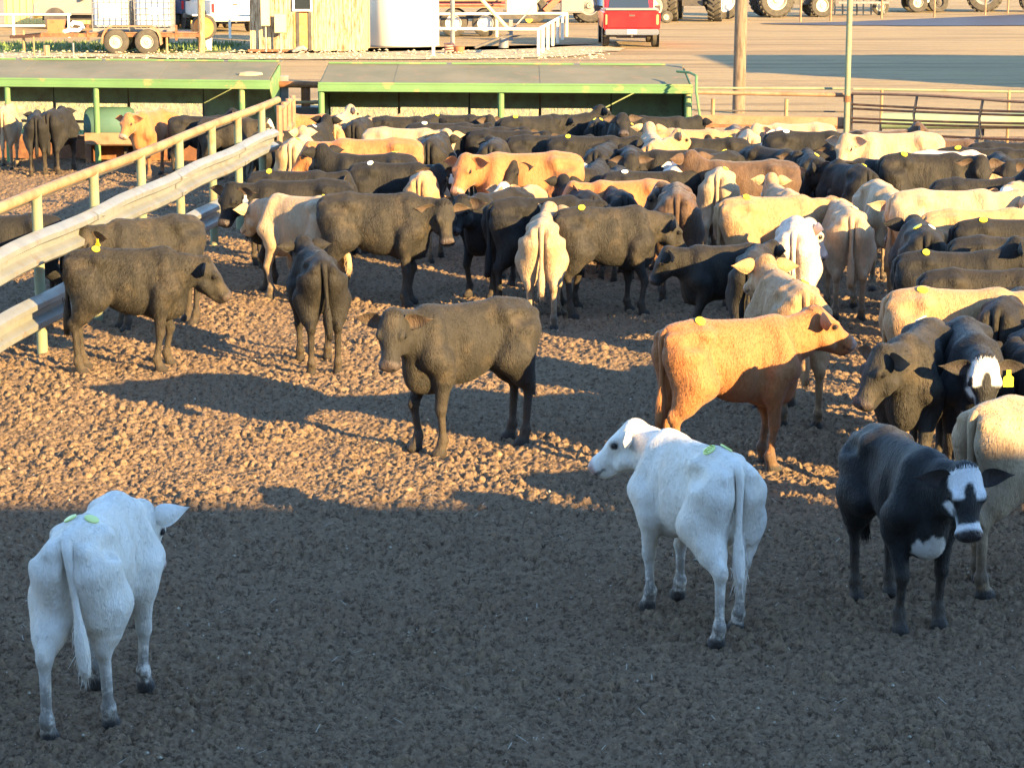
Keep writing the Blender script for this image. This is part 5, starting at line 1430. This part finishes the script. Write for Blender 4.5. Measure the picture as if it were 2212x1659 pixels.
HERD_LIST = [
 ('cream', 12, 226, 356, 'S', 1.02, '', 'cream calf rump at the left frame edge in the far pen'),
 ('dark', 78, 240, 350, 'S', .98, '', 'dark calf rump between the cream rump and another dark rump'),
 ('dark', 124, 233, 8, 'D', 1.02, '', 'dark calf rump just left of the first green shed post'),
 ('red', 328, 237, 207, 'S', 1.04, '', 'orange brown calf facing left beside the green water tank'),
 ('dark', 432, 246, 82, 'D', 1.0, '', 'muddy dark calf feeding under the shed behind the diagonal rail'),
 ('whiteface', 497, 252, 88, 'S', .98, '', 'dark calf with a white face at the end of the left shed'),
 ('dark', 12, 458, 262, 'S', 1.08, '', 'dark calf beyond the guardrail at the left frame edge'),
 ('red', 665, 247, 80, 'S', .98, '', 'orange calf seen through the pinkish gate between the sheds'),
 ('cream', 738, 244, 4, 'D', 1.04, '', 'tall cream calf rump nearest the left end of the right shed'),
 ('tan', 716, 263, 350, 'W', .95, '', 'tan calf rump just below the tall cream rump'),
 ('dark', 778, 255, 8, 'D', 1.0, '', 'dark calf rump between the tall cream rump and a tan back'),
 ('tan', 818, 250, 24, 'D', .98, '', 'tan calf rump by the shed between dark animals'),
 ('dark', 866, 250, 86, 'D', 1.0, '', 'dark calf side on right of the tan rump by the shed'),
 ('cream', 872, 272, 98, 'R', 1.12, '', 'long cream calf behind the orange calf, neck bent to the right'),
 ('dark', 683, 270, 14, 'D', .98, 'w', 'dark calf rump with a white hip tag under the tan rump'),
 ('black', 614, 281, 62, 'D', 1.0, '', 'black calf in shade behind the end of the guardrail'),
 ('cream', 645, 291, 8, 'D', 1.08, 'y', 'cream calf rump with yellow tag left of the orange calf head'),
 ('red', 800, 299, 268, 'D', 1.22, 'y', 'long orange calf facing left with a yellow tag near its tail'),
 ('dark', 800, 328, 268, 'D', 1.18, 'y', 'brownish dark calf facing left just under the orange calf'),
 ('dark', 848, 348, 85, 'RR', 1.12, 'wW', 'dark calf with white ear tag facing the viewer behind the cream rump'),
 ('tan', 922, 363, 8, 'LL', 1.06, '', 'tan calf rump with its head turned left behind the big dark calf'),
 ('black', 940, 291, 8, 'S', 1.10, '', 'round black calf rump behind the white ear tagged calf'),
 ('dark', 632, 369, 86, 'S', 1.10, 'y', 'dark back with a bright yellow tag behind the long dark calf'),
 ('red', 1138, 331, 268, 'L', 1.24, '', 'orange calf with wrinkled neck facing left in the middle of the herd'),
 ('pinkish', 1190, 346, 270, 'S', 1.04, '', 'whitish calf back just below the wrinkled orange calf'),
 ('black', 1205, 364, 266, 'UL', 1.06, '', 'black calf with two pricked brown ears in front of the whitish back'),
 ('redwhite', 1128, 404, 205, 'U', .98, '', 'cream calf with a white sunlit face raised behind the black calf'),
 ('dark', 1288, 354, 6, 'S', 1.06, '', 'dark rump right of the dark head, middle of the herd'),
 ('dark', 1262, 370, 252, 'L', 1.0, '', 'dark calf whose head leans left in front of the whitish back'),
 ('dark', 1252, 404, 342, 'U', .98, '', 'dark calf with ears out just above the tagged muddy calf'),
 ('dark', 1302, 313, 12, 'S', 1.05, '', 'dark calf rump between orange and black calves, third row from the shed'),
 ('dark', 1272, 289, 86, 'S', 1.08, 'y', 'dark calf side on with a yellow tag, second row from the shed'),
 ('dark', 1178, 292, 80, 'S', 1.04, '', 'dark calf left of the tagged one in the second row from the shed'),
 ('dark', 1145, 249, 62, 'D', 1.05, 'y', 'dark calf with a large yellow tag right of the middle shed post'),
 ('dark', 1228, 245, 60, 'D', 1.05, '', 'dark untagged calf next to the large yellow tagged one by the shed'),
 ('dark', 1296, 253, 10, 'D', 1.0, 'yy', 'dark calf rump with two yellow tags by the shed'),
 ('dark', 1338, 254, 178, 'U', 1.06, '', 'dark calf holding its head highest under the shed eave'),
 ('dark', 1356, 262, 4, 'D', .98, 'yy', 'dark calf rump with a pair of yellow tags below the highest head'),
 ('dark', 1425, 248, 88, 'L', 1.05, '', 'dark calf side on inside the right end of the shed'),
 ('dark', 980, 244, 86, 'D', 1.02, 'yw', 'dark calf side on with yellow and white tags left of the middle shed post'),
 ('dark', 960, 264, 88, 'D', 1.12, 'w', 'long dark calf with white tag below the yellow and white tagged calf'),
 ('dark', 1035, 270, 84, 'D', 1.12, '', 'dark calf with head low between the long dark calf and the middle post'),
 ('black', 1068, 302, 6, 'D', 1.04, '', 'black calf rump half in shade above the wrinkled orange neck'),
 ('dark', 1090, 282, 95, 'R', 1.06, '', 'dark calf with a pale nose below the middle shed post'),
 ('cream', 1408, 286, 0, 'U', 1.04, '', 'cream calf with pricked ears left of the tan rump, right end of the shed'),
 ('tan', 1428, 303, 22, 'UR', 1.06, '', 'tan and pale calf rump under the cream ears at the shed end'),
 ('tan', 1492, 275, 90, 'S', 1.06, '', 'tan calf side on just right of the shed end'),
 ('dark', 1538, 295, 264, 'S', 1.06, 'y', 'dark calf with a yellow tag below the tan calf at the shed end'),
 ('black', 1362, 318, 182, 'S', 1.04, '', 'black calf in shade between dark rump and pale rump'),
 ('brown', 1590, 274, 182, 'S', 1.0, 'Y', 'brown calf facing the viewer with spread ears behind the cream rump'),
 ('dark', 1560, 282, 205, 'S', .98, '', 'dark calf head beside the spread eared brown calf'),
 ('cream', 1618, 280, 5, 'S', 1.06, '', 'cream calf rump with hanging tail behind the dark herd, below the utility pole'),
 ('cream', 1722, 266, 268, 'L', 1.12, '', 'cream calf with a long sunlit back below the wide plank'),
 ('dark', 1745, 279, 88, 'D', 1.16, 'w', 'long dark calf just below the cream sunlit back'),
 ('dark', 1795, 300, 184, 'S', 1.02, '', 'dark calf facing the viewer left of the gate pole'),
 ('dark', 1706, 288, 350, 'D', 1.0, '', 'dark rump right of the small white rump'),
 ('pinkish', 1675, 297, 18, 'D', 1.0, '', 'small white calf rump among dark calves below the utility pole'),
 ('black', 1668, 318, 140, 'R', 1.08, '', 'black calf with a brown ear toward the viewer below the white rump'),
 ('brown', 1612, 342, 268, 'D', 1.18, '', 'dark brown calf side on behind the cream rump and white faced head'),
 ('dark', 1545, 328, 222, 'S', 1.04, 'y', 'muddy dark calf head with a pale tag above the brown back'),
 ('dark', 1466, 318, 264, 'S', 1.05, '', 'dark calf facing left behind the pale rump in shade'),
 ('pinkish', 1466, 353, 12, 'L', 1.08, '', 'bluish white calf rump with cream ears beyond it'),
 ('black', 1398, 364, 84, 'D', 1.08, 'w', 'black calf back with a white tag left of the bluish white rump'),
 ('dark', 1336, 360, 184, 'S', 1.02, '', 'dark calf face between the dark rump and the black tagged back'),
 ('red', 1352, 387, 262, 'S', 1.04, '', 'orange calf head just above the dark woolly head'),
 ('dark', 1330, 402, 350, 'D', 1.0, '', 'dark woolly calf between the orange head and the tagged muddy calf'),
 ('cream', 1562, 357, 12, 'S', 1.10, 'y', 'cream calf rump right of the brown rump with white patch'),
 ('redwhite', 1590, 352, 100, 'R', 1.06, '<', 'cream calf with a white face and yellow ear tag pointing right'),
 ('dark', 1624, 362, 172, 'S', 1.0, '', 'dark face between the cream rump and the white face'),
 ('redwhite', 1690, 402, 352, 'U', 1.0, '', 'tan and white curly poll above the tan broadside calf'),
 ('dark', 1750, 330, 4, 'S', 1.08, 'y', 'dark calf rump with a yellow tag on top right of the black calf'),
 ('dark', 1832, 353, 340, 'L', 1.12, 'y', 'dark calf rump with a yellow tag above the pale cream rump'),
 ('cream', 1936, 287, 268, 'L', 1.22, '', 'large cream calf side on with its face to the viewer by the bent gate'),
 ('cream', 1822, 294, 2, 'D', 1.06, '', 'cream rump in shade beside the large cream calf face'),
 ('brown', 1902, 279, 88, 'D', 1.04, '', 'brown back lying behind the large cream calf'),
 ('brown', 2046, 299, 88, 'D', 1.04, '', 'brown and pale calf back just under the bent gate'),
 ('pinkish', 2052, 322, 82, 'S', 1.08, '', 'bluish white calf back in the shade by the gate'),
 ('black', 2002, 331, 82, 'RR', 1.22, 'y', 'big black calf in shade with its lit face to the viewer'),
 ('black', 1912, 342, 266, 'L', 1.14, 'Y', 'black calf with a brown neck just below the large cream calf'),
 ('dark', 2120, 317, 94, 'S', 1.10, 'y', 'dark calf with a yellow tag below the bent gate'),
 ('dark', 2182, 303, 88, 'S', 1.06, '', 'dark calf at the right frame edge nearest the gate'),
 ('cream', 2106, 354, 184, 'S', 1.0, 'Y', 'cream calf with a yellow ear tag between black calves'),
 ('dark', 2164, 334, 184, 'S', 1.08, '', 'dark calf face near the right edge above the fuzzy brown back'),
 ('black', 2206, 336, 250, 'L', 1.06, 'W', 'black calf with a pale ear tag at the right frame edge'),
 ('dark', 2116, 386, 88, 'D', 1.10, '', 'fuzzy dark back just above the cream side on calf on the right'),
 ('redwhite', 2204, 388, 205, 'S', 1.10, '', 'curly tan face at the right frame edge'),
 ('cream', 2052, 404, 84, 'S', 1.24, '', 'cream calf side on right of the cream calf facing the viewer'),
 ('brown', 2072, 442, 268, 'S', 1.04, '', 'reddish brown head left of the pale tan calf in half shade'),
 ('dark', 2150, 434, 92, 'D', 1.06, '', 'dark back between the two cream side on calves on the right'),
 ('tan', 2118, 450, 76, 'S', 1.16, '', 'pale tan calf half in shade, cut by the dark tagged back'),
 ('tan', 2222, 452, 190, 'U', 1.04, '', 'tan ears peeking in at the right frame edge'),
 ('dark', 1990, 482, 4, 'S', 1.12, 'wy', 'dark calf rump with white and yellow tags right of the pale rumps'),
 ('dark', 2182, 472, 80, 'S', 1.12, 'y', 'dark calf with a large yellow tag at the right frame edge'),
 ('black', 2185, 509, 88, 'D', 1.10, '', 'black calf in full shade below the large yellow tagged dark calf'),
 ('dark', 2062, 543, 86, 'D', 1.06, 'y', 'woolly dark calf with yellow tag and head low'),
 ('black', 2128, 577, 88, 'S', 1.08, '', 'black calf in shade just above the long tan calf back'),
 ('tan', 2070, 619, 88, 'S', 1.18, 'y', 'long tan calf broadside above the big dark calf'),
 ('black', 2188, 624, 24, 'D', 1.16, '', 'black calf rump with a lit flank cutting the long tan calf'),
 ('dark', 2236, 700, 20, 'S', 1.02, '', 'dark calf with lit shoulder at the right edge below the tan calf'),
 ('black', 2262, 750, 350, 'S', 1.02, 'w', 'black calf with a white tag between the yellow ear tag and the frame edge'),
 ('black', 1566, 526, 262, 'D', .94, '', 'black calf in shade with its head down left of the tan calf ears'),
 ('black', 1632, 529, 12, 'D', 1.02, '', 'black calf rump just left of the tan calf ears'),
]
_alt = ['S', 'R', 'L', 'S', 'U', 'D', 'UL', 'W', 'UR', 'R']
for i, c in enumerate(HERD_LIST):
    c = list(c)
    if c[4] == 'D': c[4] = _alt[i % 10]
    cow(*c)

# writing on the numbered tags, as raised ink
def ink_text(s, size, parent, loc, rot, mat, name='number'):
    cu = bpy.data.curves.new(name, 'FONT'); cu.body = s; cu.size = size; cu.align_x = 'CENTER'; cu.align_y = 'CENTER'; cu.extrude = .0006
    t = bpy.data.objects.new(name, cu); COL.objects.link(t)
    me = bpy.data.meshes.new_from_object(t.evaluated_get(bpy.context.evaluated_depsgraph_get()))
    bpy.data.objects.remove(t)
    o = bpy.data.objects.new(name, me); me.materials.append(mat); COL.objects.link(o)
    o.parent = parent; o.location = loc; o.rotation_euler = rot
    return o
for o in [c for c in kids(h12) if c.name.startswith('ear_tag')]:
    ink_text('456', .030, o, (.0035, 0, -.056), (PI/2, 0, PI/2), M_ink2)
for i, o in enumerate([c for c in kids(h2) if c.name.startswith('hip_tag')]):
    b = MB(); 
    for (x, y, w, l, a) in ((-.026, 0, .010, .036, .1), (-.008, .012, .008, .012, .3), (-.008, -.010, .008, .014, -.3), (.008, .006, .014, .010, .5), (.012, -.012, .012, .010, .2), (.026, .0, .008, .030, 0)):
        d = Vector((math.sin(a), math.cos(a), 0))*l/2; b.bar(Vector((x, y, 0.0046))-d, Vector((x, y, 0.0046))+d, w, .002)
    b.build('mark', M_ink, o)
